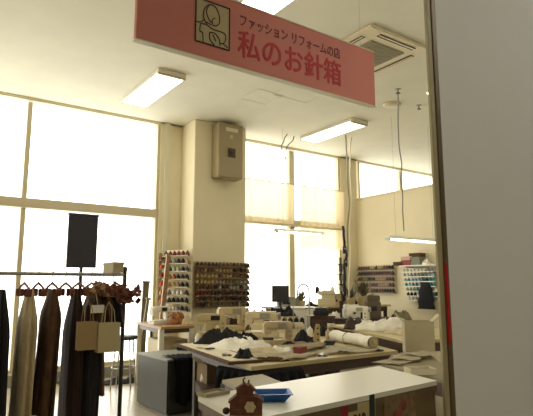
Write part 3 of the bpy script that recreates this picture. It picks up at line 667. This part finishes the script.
def rack(origin, rz, w, h, rows, n, palette, label, where, s=1.0, back=OLIVE, tilt=0.0, off=.05, ledge=None):
    ledge = ledge or back
    """origin: lower left corner of the backboard's front, local x along the board, local -y outwards"""
    t = thing('thread_rack', origin, label, 'thread rack', rz)
    R = Matrix.Rotation(rz, 4, 'Z')
    MB().b2(0, w, 0, .012, 0, h).build('backboard', back, t)
    for r in range(rows):
        z = h-(r+.85)*h/rows; y0 = -off-.045*s+(0) - tilt*(rows-r)
        MB().b2(0, w, y0-.0, 0, z-.006, z, .001).build('ledge', ledge, t)
        MB().b2(0, w, y0-.002, y0+.001, z-.006, z+.012).build('lip', ledge, t)
        for k in range(n):
            pal = palette[r % len(palette)]; cn = pal[min(len(pal)-1, int(k*len(pal)/n))] if random.random() < .75 else random.choice(pal)
            p = Vector(origin)+R @ Vector(((k+.5)*w/n, y0+.034*s+.004, z+.0005))
            o = bpy.data.objects.new('thread_spool', spool_mesh(cn, s)); COL.objects.link(o); o.location = p; o.rotation_euler = (0, 0, k)
            o['label'] = '%s spool, %s from left, row %d down, %s' % (cn, ORD[k], r+1, where); o['category'] = 'thread spool'; o['group'] = 'thread spools on the '+where
    return t
# on the front of the column
x0 = 3.64; xr = aty(250, 280, 7.0).x; zb = aty(222, 308, 7.0).z; ztp = aty(222, 262, 7.0).z
cp = [['dark brown', 'brown', 'dark brown'], ['brown', 'tan', 'black'], ['tan', 'gold', 'brown'], ['gold', 'tan', 'olive', 'grey'], ['brown', 'dark brown', 'grey'], ['dark red', 'dark brown', 'dark brown', 'navy'], ['brown', 'dark brown', 'black'], ['dark brown', 'olive', 'brown']]
rack((x0, 7.065, zb), 0, xr-x0, ztp-zb, 8, 15, cp, 'wide brown thread rack on the front of the square column', 'column rack', s=.9, ledge=mat('brown ledge', (.17, .1, .045), .6))
# on the left side of the column
a = Vector((3.36, 7.45, 0)); b_ = Vector((3.56, 6.98, 0)); d = b_-a; zb = aty(183, 312, 7.2).z; ztp = aty(183, 250, 7.2).z
lp = [['dark brown', 'dark red', 'brown'], ['tan', 'grey', 'black'], ['pale blue', 'pale green', 'navy'], ['tan', 'orange', 'black'], ['gold', 'tan', 'black'], ['grey', 'white', 'black'], ['grey', 'navy', 'black'], ['white', 'grey', 'navy']]
rack((a.x, a.y, zb), math.atan2(d.y, d.x), d.length, ztp-zb, 8, 6, lp, 'narrow thread rack on the left side of the square column', 'narrow rack left of the column', s=1.05, back=WALL, ledge=OLIVE)
# red spools beside the window frame
zb = aty(163, 305, 7.5).z; ztp = aty(163, 253, 7.5).z; xa = aty(159, 280, 7.5).x
rack((xa, 7.53, zb), 0, .15, ztp-zb, 6, 2, [['dark red', 'black'], ['red', 'red'], ['dark red', 'red'], ['red', 'orange'], ['orange', 'pink'], ['orange', 'tan']], 'slim strip of red thread spools beside the window frame', 'slim strip by the window', s=1.0, off=.03)
# on the partition wall
y1 = atx(360, 280, 7.58).y; y0 = atx(396, 280, 7.58).y; zt_ = atx(360, 265.5, 7.58).z; zb = atx(360, 293, 7.58).z
rp = [['brown', 'tan', 'black'], ['black', 'dark brown', 'brown'], ['olive', 'black', 'tan', 'brown'], ['tan', 'brown', 'tan', 'brown'], ['tan', 'brown', 'black']]
rack((7.586, y1, zb), -PI/2, y1-y0, zt_-zb, 5, 14, rp, 'five row thread rack on the cream partition wall', 'partition rack', s=1.0, back=WALL, ledge=DWOOD)
y1 = atx(399, 280, 7.3).y; y0 = atx(431, 280, 7.3).y; zt_ = atx(410, 268, 7.3).z; zb = atx(410, 302, 7.3).z
tp = [['white', 'white', 'grey'], ['white', 'grey', 'pale blue'], ['pale blue', 'teal'], ['teal', 'pale blue', 'teal'], ['pale green', 'teal', 'white'], ['black', 'white', 'teal', 'black'], ['white', 'black', 'pale blue']]
rack((7.586, y1, zb), -PI/2, y1-y0, zt_-zb, 7, 9, tp, 'tilted rack of white and teal thread spools near the post', 'teal rack', s=.9, back=WHITE, tilt=.02)
# shelf with boxes above the teal rack
zs = zt_+.03; ya, yb = y1, y0-.1
t = thing('wall_shelf', (7.6, (ya+yb)/2, zs), 'white wall shelf above the teal thread rack', 'shelf')
MB().b2(-.28, -.001, -(ya-yb)/2, (ya-yb)/2, 0, .02, .002).build('board', WHITE, t)
for q in (-1, 1): MB().b2(-.2, -.001, q*(ya-yb)*.4-.01, q*(ya-yb)*.4+.01, -.02, -.0005).build('bracket', STEEL, t)
zs += .0205
def sbox(px, z, w, h, label, m, lid=None, nm='storage_box'):
    p = atx(px, 260, 7.45); carton(nm, Vector((7.45, p.y)), z, .18, w, h, 0, label, m); return p.y
sbox(401, zs, .22, .05, 'flat dark box at the left end of the wall shelf', BROWNF)
y_ = sbox(409, zs, .22, .07, 'flat red and white box on the wall shelf', mat('dull red card', (.3, .05, .04), .7))
sbox(418, zs, .2, .12, 'grey green box on the wall shelf', mat('grey green card', (.2, .22, .16), .7))
sbox(409.5, zs+.092, .24, .045, 'pink lidded flat box on top of the red box', mat('pale pink card', (.6, .38, .3), .7))
sbox(417.5, zs+.1415, .22, .05, 'dark flat box lying on the grey green shelf box', BROWNF)
heap('cream_cloth', 'cloth', 'cream cloth bundle at the right end of the wall shelf', Vector((7.45, atx(427, 262, 7.45).y)), zs, .16, .22, .16, WHITEF, 0, 51)

# black bag hanging on the partition
c = atx(426, 274, 7.45); zl = atx(426, 309, 7.45).z
t = thing('black_bag', (7.42, c.y, zl), 'black cloth bag hanging beside the teal thread rack', 'bag')
hh = c.z-zl
MB().sheet(lambda u, v: (.05*math.cos(2*PI*u)*(.35+.65*math.sin(PI*min(1, v*.9+.1))), (.17-.10*v*v+.015*math.sin(v*20+u*9))*math.sin(2*PI*u), v*hh*.85), 20, 12).build('body', BLACKF, t, True)
MB().tube([(0, -.06*math.cos(a), hh*.8+.2*math.sin(a)*hh) for a in [k*PI/10 for k in range(11)]], .007).build('strap', BLACK, t, True)
MB().cyl((.175, 0, hh*.98), (-.02, 0, hh*.98), .006).build('hook', STEEL, t)

# ================================================================ LEFT SIDE
# garment rack
RY = 3.6; pz_ = aty(125, 271, RY); px_ = pz_.x; rx0 = .35
t = thing('garment_rack', (px_, RY, 0), 'steel garment rack with clothes hanging at the left of the entrance', 'garment rack')
for x in (0, rx0-px_):
    MB().cyl((x, 0, .03), (x, 0, pz_.z), .014).build('upright', DSTEEL, t); MB().lathe([(.018, 0), (.018, .02), (.01, .03)], 12, (x, 0, pz_.z)).build('cap', DSTEEL, t)
    MB().box((x, .0, .02), (.04, .5, .035), 0, .008).build('foot', DSTEEL, t)
    MB().cyl((x, .2, 1.2), (x, .2, pz_.z-.07), .01).build('rear_upright', DSTEEL, t)
bz = aty(110, 274.5, RY).z
MB().cyl((rx0-px_, 0, bz), (0, 0, bz), .011).build('rail', STEEL, t); MB().cyl((rx0-px_, .2, bz-.0), (0, .2, bz), .009).build('rail', STEEL, t)
MB().cyl((rx0-px_, 0, .25), (0, 0, .25), .009).build('rail', DSTEEL, t)
for x in (0, rx0-px_): MB().cyl((x, 0, bz), (x, .2, bz), .009).build('crosspiece', STEEL, t)
# box on the rack top
c = aty(113, 273, RY+.1)
carton('small_box', Vector((c.x, RY+.1)), bz+.0125, .075, .22, .055, 0, 'small beige box resting on top of the garment rack', KRAFT)
# hangers with clips
def hanger(x, label, m=RUSTF):
    t = thing('clothes_hanger', (x, RY, bz), label, 'hanger', 0, 'clip hangers on the garment rack')
    MB().tube([(0, -.012, 0), (0, -.006, .0165), (0, .008, .016), (0, .0125, 0), (0, .004, -.03), (0, 0, -.06)], .002, 6).build('hook', STEEL, t)
    MB().tube([(0, -.2, -.11), (0, -.1, -.08), (0, 0, -.06), (0, .1, -.08), (0, .2, -.11)], .008, 6).build('bar', m, t)
    for q in (-1, -.4, .4, 1): MB().box((0, q*.17, -.12), (.02, .03, .05), q, .004).build('clip', m, t)
HW = ['first', 'second', 'third', 'fourth', 'fifth', 'sixth', 'seventh', 'eighth']
for i in range(8): hanger(px_-.06-.085*i, 'rust brown clip hanger, %s from the right upright of the garment rack' % HW[i])
def bunch(x, y, z, w, h, label, seed, m=RUSTF):
    rnd = random.Random(seed); t = thing('clip_bunch', (x, y, z), label, 'clips', 0)
    b = MB()
    for k in range(26):
        p = Vector((rnd.uniform(-w/2, w/2), rnd.uniform(-.06, .06), rnd.uniform(-h/2, h/2)))
        b.box(0, (rnd.uniform(.02, .045), rnd.uniform(.012, .02), rnd.uniform(.03, .055)), M=Matrix.Translation(p) @ Matrix.Rotation(rnd.uniform(0, 6), 4, (rnd.random(), rnd.random(), rnd.random())))
    b.build('clips', m, t); MB().tube([(-w/2, 0, 0), (-w*.2, .02, h*.3), (w*.2, -.02, -h*.2), (w/2, 0, 0)], .006).tube([(0, 0, 0), (0, 0, .05), (0, 0, bz-z-.012)], .003).build('string', m, t)
a = aty(127, 294, RY-.04); bunch(a.x, RY-.04, a.z, .15, .1, 'rust brown clip bunch sticking out past the right upright of the rack', 61)
a = aty(113, 295, RY-.1); bunch(a.x, RY-.1, a.z, .12, .12, 'rust brown clip bunch just left of the right upright', 62)
a = aty(99, 291, RY-.12); bunch(a.x, RY-.12, a.z, .16, .09, 'tan clip bunch above the white paper tag', 63, mat('tan brown clips', (.3, .17, .09), .6))
def garment(x, z1, z0, w, label, m, seed, name='hanging_garment', y=0, cat='garment'):
    t = thing(name, (x, RY+y, z1), label, cat, 0); h = z1-z0
    def f(u, v):
        a = 2*PI*u; r = 1+.22*math.sin(5*a+seed)*v+.1*math.sin(9*a+seed*2); sh = min(1, .35+v*3)
        return (.05*r*math.cos(a)*sh+.03*v*math.sin(seed), w/2*r*math.sin(a)*sh, -v*h)
    MB().sheet(f, 40, 16).build('cloth', m, t, True)
    MB().tube([(0, 0, 0), (0, 0, .05), (0, -.012, bz-z1-.01), (0, 0, bz-z1+.0165), (0, .0125, bz-z1)], .002, 6).build('hook', STEEL, t)
    return t
gz = bz-.1
garment(px_-.09, gz-.06, 1.02, .26, 'black short garment hanging near the right end of the rack', BLACKF, 1)
garment(px_-.155, gz-.02, .98, .3, 'short dark brown blouse hanging just behind the black garment', BROWNF, 9)
garment(px_-.22, gz, .6, .36, 'dark brown coat hanging second on the rack', BROWNF, 2)
garment(px_-.33, gz, .1, .34, 'long dark brown garment hanging in the rack middle', mat('very dark brown cloth', (.035, .018, .012), .9, bump=.4), 3)
garment(px_-.24, gz-.25, .05, .26, 'long black trousers hanging down to the floor', BLACKF, 4, y=-.1)
garment(px_-.48, gz, .5, .36, 'brown jacket hanging to the left on the rack', BROWNF, 5)
garment(px_-.62, gz, .3, .34, 'beige coat hanging further left on the rack', BEIGEF, 6)
garment(px_-.78, gz, .15, .34, 'black coat hanging near the far left of the rack', BLACKF, 7)
# paper bag and tag
def pbag(px0, px1, py0, py1, Y, label, m):
    a = aty(px0, py0, Y); b = aty(px1, py1, Y); w = b.x-a.x; h = a.z-b.z
    t = thing('paper_bag', (a.x+w/2, Y, b.z), label, 'bag', 0)
    B_ = MB(); B_.prism([(-w/2, -.03, 0), (w/2, -.03, 0), (w/2, .03, 0), (-w/2, .03, 0)], .004)
    B_.b2(-w/2, w/2, -.032, -.03, 0, h); B_.b2(-w/2, w/2, .03, .032, 0, h); B_.b2(-w/2-.001, -w/2+.001, -.03, .03, 0, h); B_.b2(w/2-.001, w/2+.001, -.03, .03, 0, h)
    B_.build('body', m, t)
    for q in (-1, 1): MB().tube([(-w*.25, q*.033, h-.01), (-w*.2, q*.02, h+.08), (0, q*.004, h+.13), (w*.2, q*.02, h+.08), (w*.25, q*.033, h-.01)], .0025, 6).build('handle', m, t)
    return t
pbag(97.5, 117.5, 323, 351, RY-.28, 'pale beige square paper bag hanging on the garment rack', mat('pale bag paper', (.5, .42, .24), .8))
pbag(78, 95, 322, 349, RY-.27, 'tan paper bag at the left edge, beside the pale bag', mat('tan bag paper', (.36, .25, .12), .8))
c = aty(98, 301, RY-.24); t = thing('price_tag', (c.x, c.y, c.z-.05), 'white paper tag pinned on the hanging clothes', 'tag', .2)
MB().box((0, 0, 0), (.09, .003, .05), 0).build('card', mat('white card', (.75, .73, .65), .7), t); MB().tube([(0, 0, .025), (.01, .05, .1), (0, .2, .13)], .0015, 5).build('string', PAPER, t)
# black display board in front of the window
a = aty(98.5, 217, 7.3); z0 = aty(98.5, 268, 7.3).z
t = thing('display_board', (a.x-.2, 7.3, z0), 'tall black display board in front of the left window', 'board')
h = a.z-z0
MB().b2(-.2, .2, 0, .04, 0, h, .004).build('panel', mat('blue black panel', (.012, .01, .018), .5), t); MB().b2(-.21, .21, -.01, .05, h+.0005, h+.03, .003).build('top_rail', BLACK, t)
MB().b2(-.02, .02, .0, .04, -z0+.02, -.0005).build('post', BLACK, t); MB().b2(-.2, .2, -.15, .2, -z0+.0005, -z0+.02, .005).build('base', BLACK, t)
# stool
c = Vector((2.47, 6.7, 0)); t = thing('stool', (c.x, c.y, 0), 'thin legged metal stool below the left window', 'stool', FACE)
MB().lathe([(.15, .6), (.16, .615), (.16, .635), (.14, .65)], 24).build('seat', DSTEEL, t, True)
for k in range(4):
    a = PI/4+k*PI/2; MB().cyl((.12*math.cos(a), .12*math.sin(a), .6), (.18*math.cos(a), .18*math.sin(a), 0), .009).build('leg', STEEL, t)
MB().tube([(.155*math.cos(k*PI/12), .155*math.sin(k*PI/12), .25) for k in range(25)], .006, 6).build('foot_ring', STEEL, t)
# upright boards beside the window
def board_up(px, py0, zlow, Y, w, lean, label, m):
    a = aty(px, py0, Y); t = thing('wooden_post', (a.x, Y, 0), label, 'post', 0, rot=(0, lean, 0))
    MB().b2(-w/2, w/2, -.02, .02, 0, a.z/math.cos(lean), .004).build('shaft', m, t); MB().b2(-w/2-.01, w/2+.01, -.03, .03, a.z/math.cos(lean)+.0005, a.z/math.cos(lean)+.03, .006).build('cap', m, t)
    return t
board_up(143.5, 283, 0, 7.2, .09, .03, 'shorter grey wooden post standing in front of the window', mat('grey wood', (.17, .14, .09), .6, var=.2, stretch=(8, 8, 1)))
board_up(159, 256, 0, 7.3, .07, .09, 'taller tan wooden post leaning by the window frame', WOOD)
board_up(139, 300, 0, 7.0, .04, .12, 'thin olive wooden stick leaning by the small table', mat('olive wood', (.2, .17, .09), .6))
t = thing('mannequin_stand', (3.0, 7.1, 0), 'dark metal stand with splayed feet under the small table', 'stand')
MB().cyl((0, 0, .1), (0, 0, .7), .018).build('pole', DSTEEL, t)
for k in range(5):
    a = k*2*PI/5; MB().tube([(0, 0, .14), (.16*math.cos(a), .16*math.sin(a), .1), (.28*math.cos(a), .28*math.sin(a), .03)], .016).build('foot', DSTEEL, t); MB().ball((.28*math.cos(a), .28*math.sin(a), .02), .02).build('caster', BLACK, t)
heap('black_cable_tangle', 'cables', 'tangled black pile on the floor under the small table', Vector((2.55, 7.0)), 0, .45, .25, .1, BLACKF, 0, 71)
# things on and below the small table
c = atz(177, 324, .8)
heap('coloured_fabric', 'cloth', 'orange and rust fabric pile on the small wooden table', Vector((c.x, c.y)), .8005, .24, .2, .22, mat('rust orange fabric', (.32, .13, .05), .9, var=.6, vs=18), 0, 72)
heap('dark_fabric', 'cloth', 'black fabric lump behind the white machine on the small table', atz(170, 323, .8)+Vector((0, .1, 0)), .8005, .14, .14, .2, BLACKF, 0, 73)
heap('cream_fabric', 'cloth', 'cream fabric lump at the right end of the small table', atz(187, 324.5, .8), .8005, .18, .16, .14, BEIGEF, 0, 74)
c = atz(190, 345, .3)
cabinet_at(2.9, 6.35, .34, .45, .62, 0, 'beige cabinet standing under the small wooden table', CREAM, CREAM)
appliance(Vector((3.36, 6.55)), .0, .3, .3, .55, FACE, 'red brown case on the floor beside the small table', mat('red brown case', (.16, .04, .03), .5))

# ================================================================ ON THE COUNTER
c = atz(266, 402.5, CZ); c2 = atz(272, 400, CZ)
t = thing('blue_tray', (c2.x, c2.y, CZ+.0005), 'small blue plastic tray on the white counter', 'tray', math.radians(-30))
def ring(w, d, z): return [(-w/2, -d/2, z), (w/2, -d/2, z), (w/2, d/2, z), (-w/2, d/2, z)]
b = MB(); R4 = [ring(.085, .065, 0), ring(.125, .1, .026), ring(.132, .107, .026), ring(.132, .107, .0235), ]
Rr = [ring(.085, .065, 0), ring(.125, .1, .025), ring(.136, .111, .025), ring(.136, .111, .028), ring(.122, .097, .028), ring(.082, .062, .003)]
vs = [[b.b.verts.new(p) for p in r] for r in Rr]
for A, B2 in zip(vs, vs[1:]):
    for k in range(4): b.b.faces.new((A[k], A[(k+1) % 4], B2[(k+1) % 4], B2[k]))
b.b.faces.new(vs[0][::-1]); b.b.faces.new(vs[-1]); b.build('dish', BLUE, t)
g = MB()
for k in range(7): g.b2(-.035, .035, -.026+k*.0085, -.024+k*.0085, .0032, .005)
g.build('ribs', BLUE, t)
# brown house-shaped craft ornament
c = atz(247, 416, CZ); t = thing('fabric_house_ornament', (c.x+.01, c.y+.02, CZ+.0005), 'brown quilted house shaped ornament with a beige flower on the counter', 'ornament', FACE)
QB = mat('brown quilted cloth', (.13, .045, .022), .85, var=.35, vs=40, bump=.5, bs=120)
hw = .05
MB().prism([(-hw, -.025, 0), (hw, -.025, 0), (hw*1.0, -.025, .04), (hw*1.1, -.025, .044), (.034, -.025, .056), (-.03, -.025, .06), (-hw*1.12, -.025, .04), (-hw, -.025, .037)], .05, 'Y').build('body', QB, t)
MB().prism([(-.03, -.017, .058), (.022, -.017, .056), (.022, -.017, .07), (.03, -.017, .073), (.012, -.017, .09), (.004, -.017, .088), (-.006, -.017, .094), (-.018, -.017, .088), (-.034, -.017, .078), (-.03, -.017, .074)], .034, 'Y').build('upper_storey', QB, t)
MB().tube([(-.008, 0, .09), (-.01, 0, .105), (-.004, 0, .11)], .003).build('loop', DWOOD, t); MB().tube([(.006, 0, .092), (.008, 0, .103)], .003).build('button_stem', DWOOD, t)
fm = MB()
for k in range(6):
    a = k*PI/3; fm.ball((.013+.0105*math.cos(a), -.0275, .027+.0105*math.sin(a)), .0075, (1, .35, 1), 8)
fm.build('flower', BEIGEF, t); MB().ball((.013, -.029, .027), .005, (1, .5, 1), 8).build('flower_centre', KRAFT, t)
MB().ball((-.062, -.01, .012), .012, (1, 1, .9), 10).build('side_bobble', mat('dark brown knit', (.04, .02, .015), .9), t)
# pale tray with papers at the counter's left end
c = atz(216, 395.5, CZ); t = thing('flat_tray', (c.x, c.y+.02, CZ+.0005), 'shallow olive tray at the left end of the counter', 'tray', .15)
b = MB(); b.b2(-.055, .055, -.03, .03, 0, .003)
for q in (-1, 1): b.b2(-.055, .055, q*.0295-.0015, q*.0295+.0015, .003, .012); b.b2(q*.0545-.0015, q*.0545+.0015, -.028, .028, .003, .012)
b.build('dish', mat('olive tray plastic', (.35, .3, .17), .5), t)
sheet_on('note_paper', 'paper', 'small white note lying in the shallow olive tray', Vector((c.x+.0, c.y+.02)), CZ+.0038, .08, .04, PAPER, .3, 81, amp=.001, th=.001)

# ================================================================ SMALL THINGS ON THE TABLES
def cone_at(px, py, z, m, cn, s_, where):
    p = atz(px, py, z); ob = MB().lathe([(.03*s_, 0), (.034*s_, .01*s_), (.03*s_, .085*s_), (.014*s_, .1*s_), (.012*s_, .112*s_)], 14).build('thread_cone', m, None, True)
    ob.location = (p.x, p.y, z+.0005); tag(ob, '%s thread cone standing %s' % (cn, where), 'thread cone')
cone_at(198, 345, Z, WHITEF, 'white', 1, 'at the far left edge of the big table')
cone_at(220, 334, Z, BEIGEF, 'beige', 1, 'between the two left sewing machines')
cone_at(248, 336, Z, BROWNF, 'brown', 1.1, 'left of the ivory sewing machine')
cone_at(310, 338, Z, WHITEF, 'white', 1.1, 'between the black bundle and gauge board')
cone_at(323, 336, Z, BLACKF, 'black', 1.1, 'just right of the yellow gauge board')
cone_at(328, 339, Z, BEIGEF, 'beige', .9, 'near the left end of the white roll')
def tin(px, py, z, r_, h, m, lid, label):
    p = atz(px, py, z); t = thing('tin', (p.x, p.y, z+.0005), label, 'tin')
    MB().lathe([(r_, 0), (r_, h)], 18).build('can', m, t, True); MB().lathe([(r_*1.04, h+.0005), (r_*1.04, h+.015), (r_*.9, h+.018)], 18).build('lid', lid, t, True)
tin(331, 330, Z, .05, .09, IVORY, BLACK, 'ivory tin with black lid at the right back of the table')
tin(224, 341, Z, .03, .08, GREENP, WHITE, 'small green tin behind the black garment')
def tool(px, py, z, rz, label):
    p = atz(px, py, z); t = thing('scissors', (p.x, p.y, z+.001), label, 'scissors', rz)
    MB().box((.06, .006, .003), (.13, .014, .003), .08).build('blade', STEEL, t); MB().box((.06, -.006, .0065), (.13, .014, .003), -.08).build('blade', STEEL, t)
    for q in (-1, 1): MB().tube([(-.035+.028*math.cos(k*PI/6), q*.022+.018*math.sin(k*PI/6), .006) for k in range(13)], .005, 6).build('handle', BLACK, t)
tool(345, 352, Z+.024, .3, 'black handled scissors on the pale pattern paper at the right')
tool(376, 351, Z, 2.2, 'black handled scissors near the right end of the big table')
tool(322, 356, Z+.022, .9, 'black handled scissors at the middle of the table front')
tool(207, 349, Z+.03, 1.9, 'black handled scissors on the far end of the brown board')
# fabric bins along the back of the machine table
def bin_(x, y, w, h, label, m, fm, sd):
    carton('fabric_bin', Vector((x, y)), Z, w, .2, h, -.3, label, m, True, 'bin')
    heap('fabric_scraps', 'cloth', 'fabric scraps filling the '+label.split(' standing')[0], Vector((x, y)), Z+.0065, w-.03, .17, h+.06, fm, -.3, sd)
bin_(3.38, 5.97, .26, .12, 'low tan bin standing under the column rack', KRAFT, BROWNF, 91)
bin_(3.74, 5.99, .24, .14, 'dark brown bin standing right of the largest machine', mat('dark bin', (.08, .045, .025), .7), BEIGEF, 93)
a = aty(343, 302, 6.15)
heap('cable_tangle', 'cables', 'dark tangle of cables on the dark shelf by the window pier', Vector((5.93, 5.8)), .8005, .16, .14, .2, BROWNF, 0, 95)
a = aty(341, 288, 6.3); t = thing('hook_rail', (a.x, 6.3, 0), 'dark upright rail with clips and tools in front of the window pier', 'rail')
MB().b2(-.015, .015, -.015, .015, .02, 1.75).build('upright', DSTEEL, t); MB().b2(-.12, .12, -.12, .12, 0, .019, .004).build('base', DSTEEL, t)
rnd = random.Random(5)
for k, zz in enumerate((1.62, 1.46, 1.3, 1.14, 1.02)):
    MB().b2(-.07, .08, -.03, -.016, zz, zz+.02).build('crossbar', DSTEEL, t)
    for q in range(4):
        x_ = -.06+q*.04; MB().box((x_, -.045, zz-.03-rnd.random()*.03), (.025, .025, .07+rnd.random()*.05), rnd.random()).build('clip', (BROWNF, BLACK, GREYP, KRAFT)[(q+k) % 4], t)

# more sewing room clutter
def box_small(px, py, z, w, d, h, rz, label, m): p = atz(px, py, z); carton('storage_box', p, z+.0005, w, d, h, rz, label, m)
box_small(216, 343, Z, .1, .08, .05, FACE, 'small brown box in front of the leftmost cream machine', mat('walnut card', (.1, .05, .03), .7))
box_small(300, 353, Z+.04, .09, .07, .03, .3, 'small red box on the flat cream fabric', mat('brick card', (.25, .05, .03), .7))
box_small(330, 347, Z+.0, .1, .08, .04, .6, 'small dark box in front of the white roll', mat('charcoal card', (.03, .03, .03), .7))
box_small(268, 345, Z, .1, .1, .05, FACE, 'small charcoal box beside the low beige machine', mat('charcoal card', (.03, .03, .03), .7))
heap('black_scrap', 'cloth', 'black cloth scrap right of the low beige machine', atz(289, 349, Z), Z, .2, .12, .07, BLACKF, FACE, 101)
heap('brown_scrap', 'cloth', 'brown cloth scrap at the front middle of the table', atz(272, 361, Z), Z, .24, .1, .045, BROWNF, FACE, 102)
heap('dark_scrap', 'cloth', 'dark navy cloth scrap left of the yellow gauge board', atz(309, 346, Z), Z, .16, .1, .07, NAVYF, FACE, 103)
heap('white_cloth', 'cloth', 'white cloth lump between the overlock machine and table front', atz(284, 352, Z), Z, .28, .16, .06, WHITEF, FACE, 104)
heap('white_cloth', 'cloth', 'bright white cloth heap on the dark shelf beside the cables', Vector((5.5, 5.97)), .8005, .16, .14, .12, WHITEF, FACE, 105)
heap('grey_cloth', 'cloth', 'grey cloth heap on the window bench beside the mullion', Vector((5.5, 6.9)), .9505, .22, .24, .2, mat('grey cloth', (.2, .19, .16), .9, bump=.4), 0, 106)

carton('storage_box', Vector((4.03, 5.36)), Z+.0005, .32, .22, .165, FACE, 'cream box under the thrown black jacket', IVORY)
p = aty(326, 300, 6.72); serger(Vector((p.x, 6.72)), .9505, 1.0, FACE, 'black and ivory overlock machine on the bench below the curtained window', 2, [BLACKF, WHITEF], 'the window bench machine')
p = aty(306, 300, 6.75); heap('black_cloth', 'cloth', 'black cloth lying on the bench left of the window bench machine', Vector((p.x, 6.62)), .9505, .3, .14, .08, BLACKF, 0, 110)
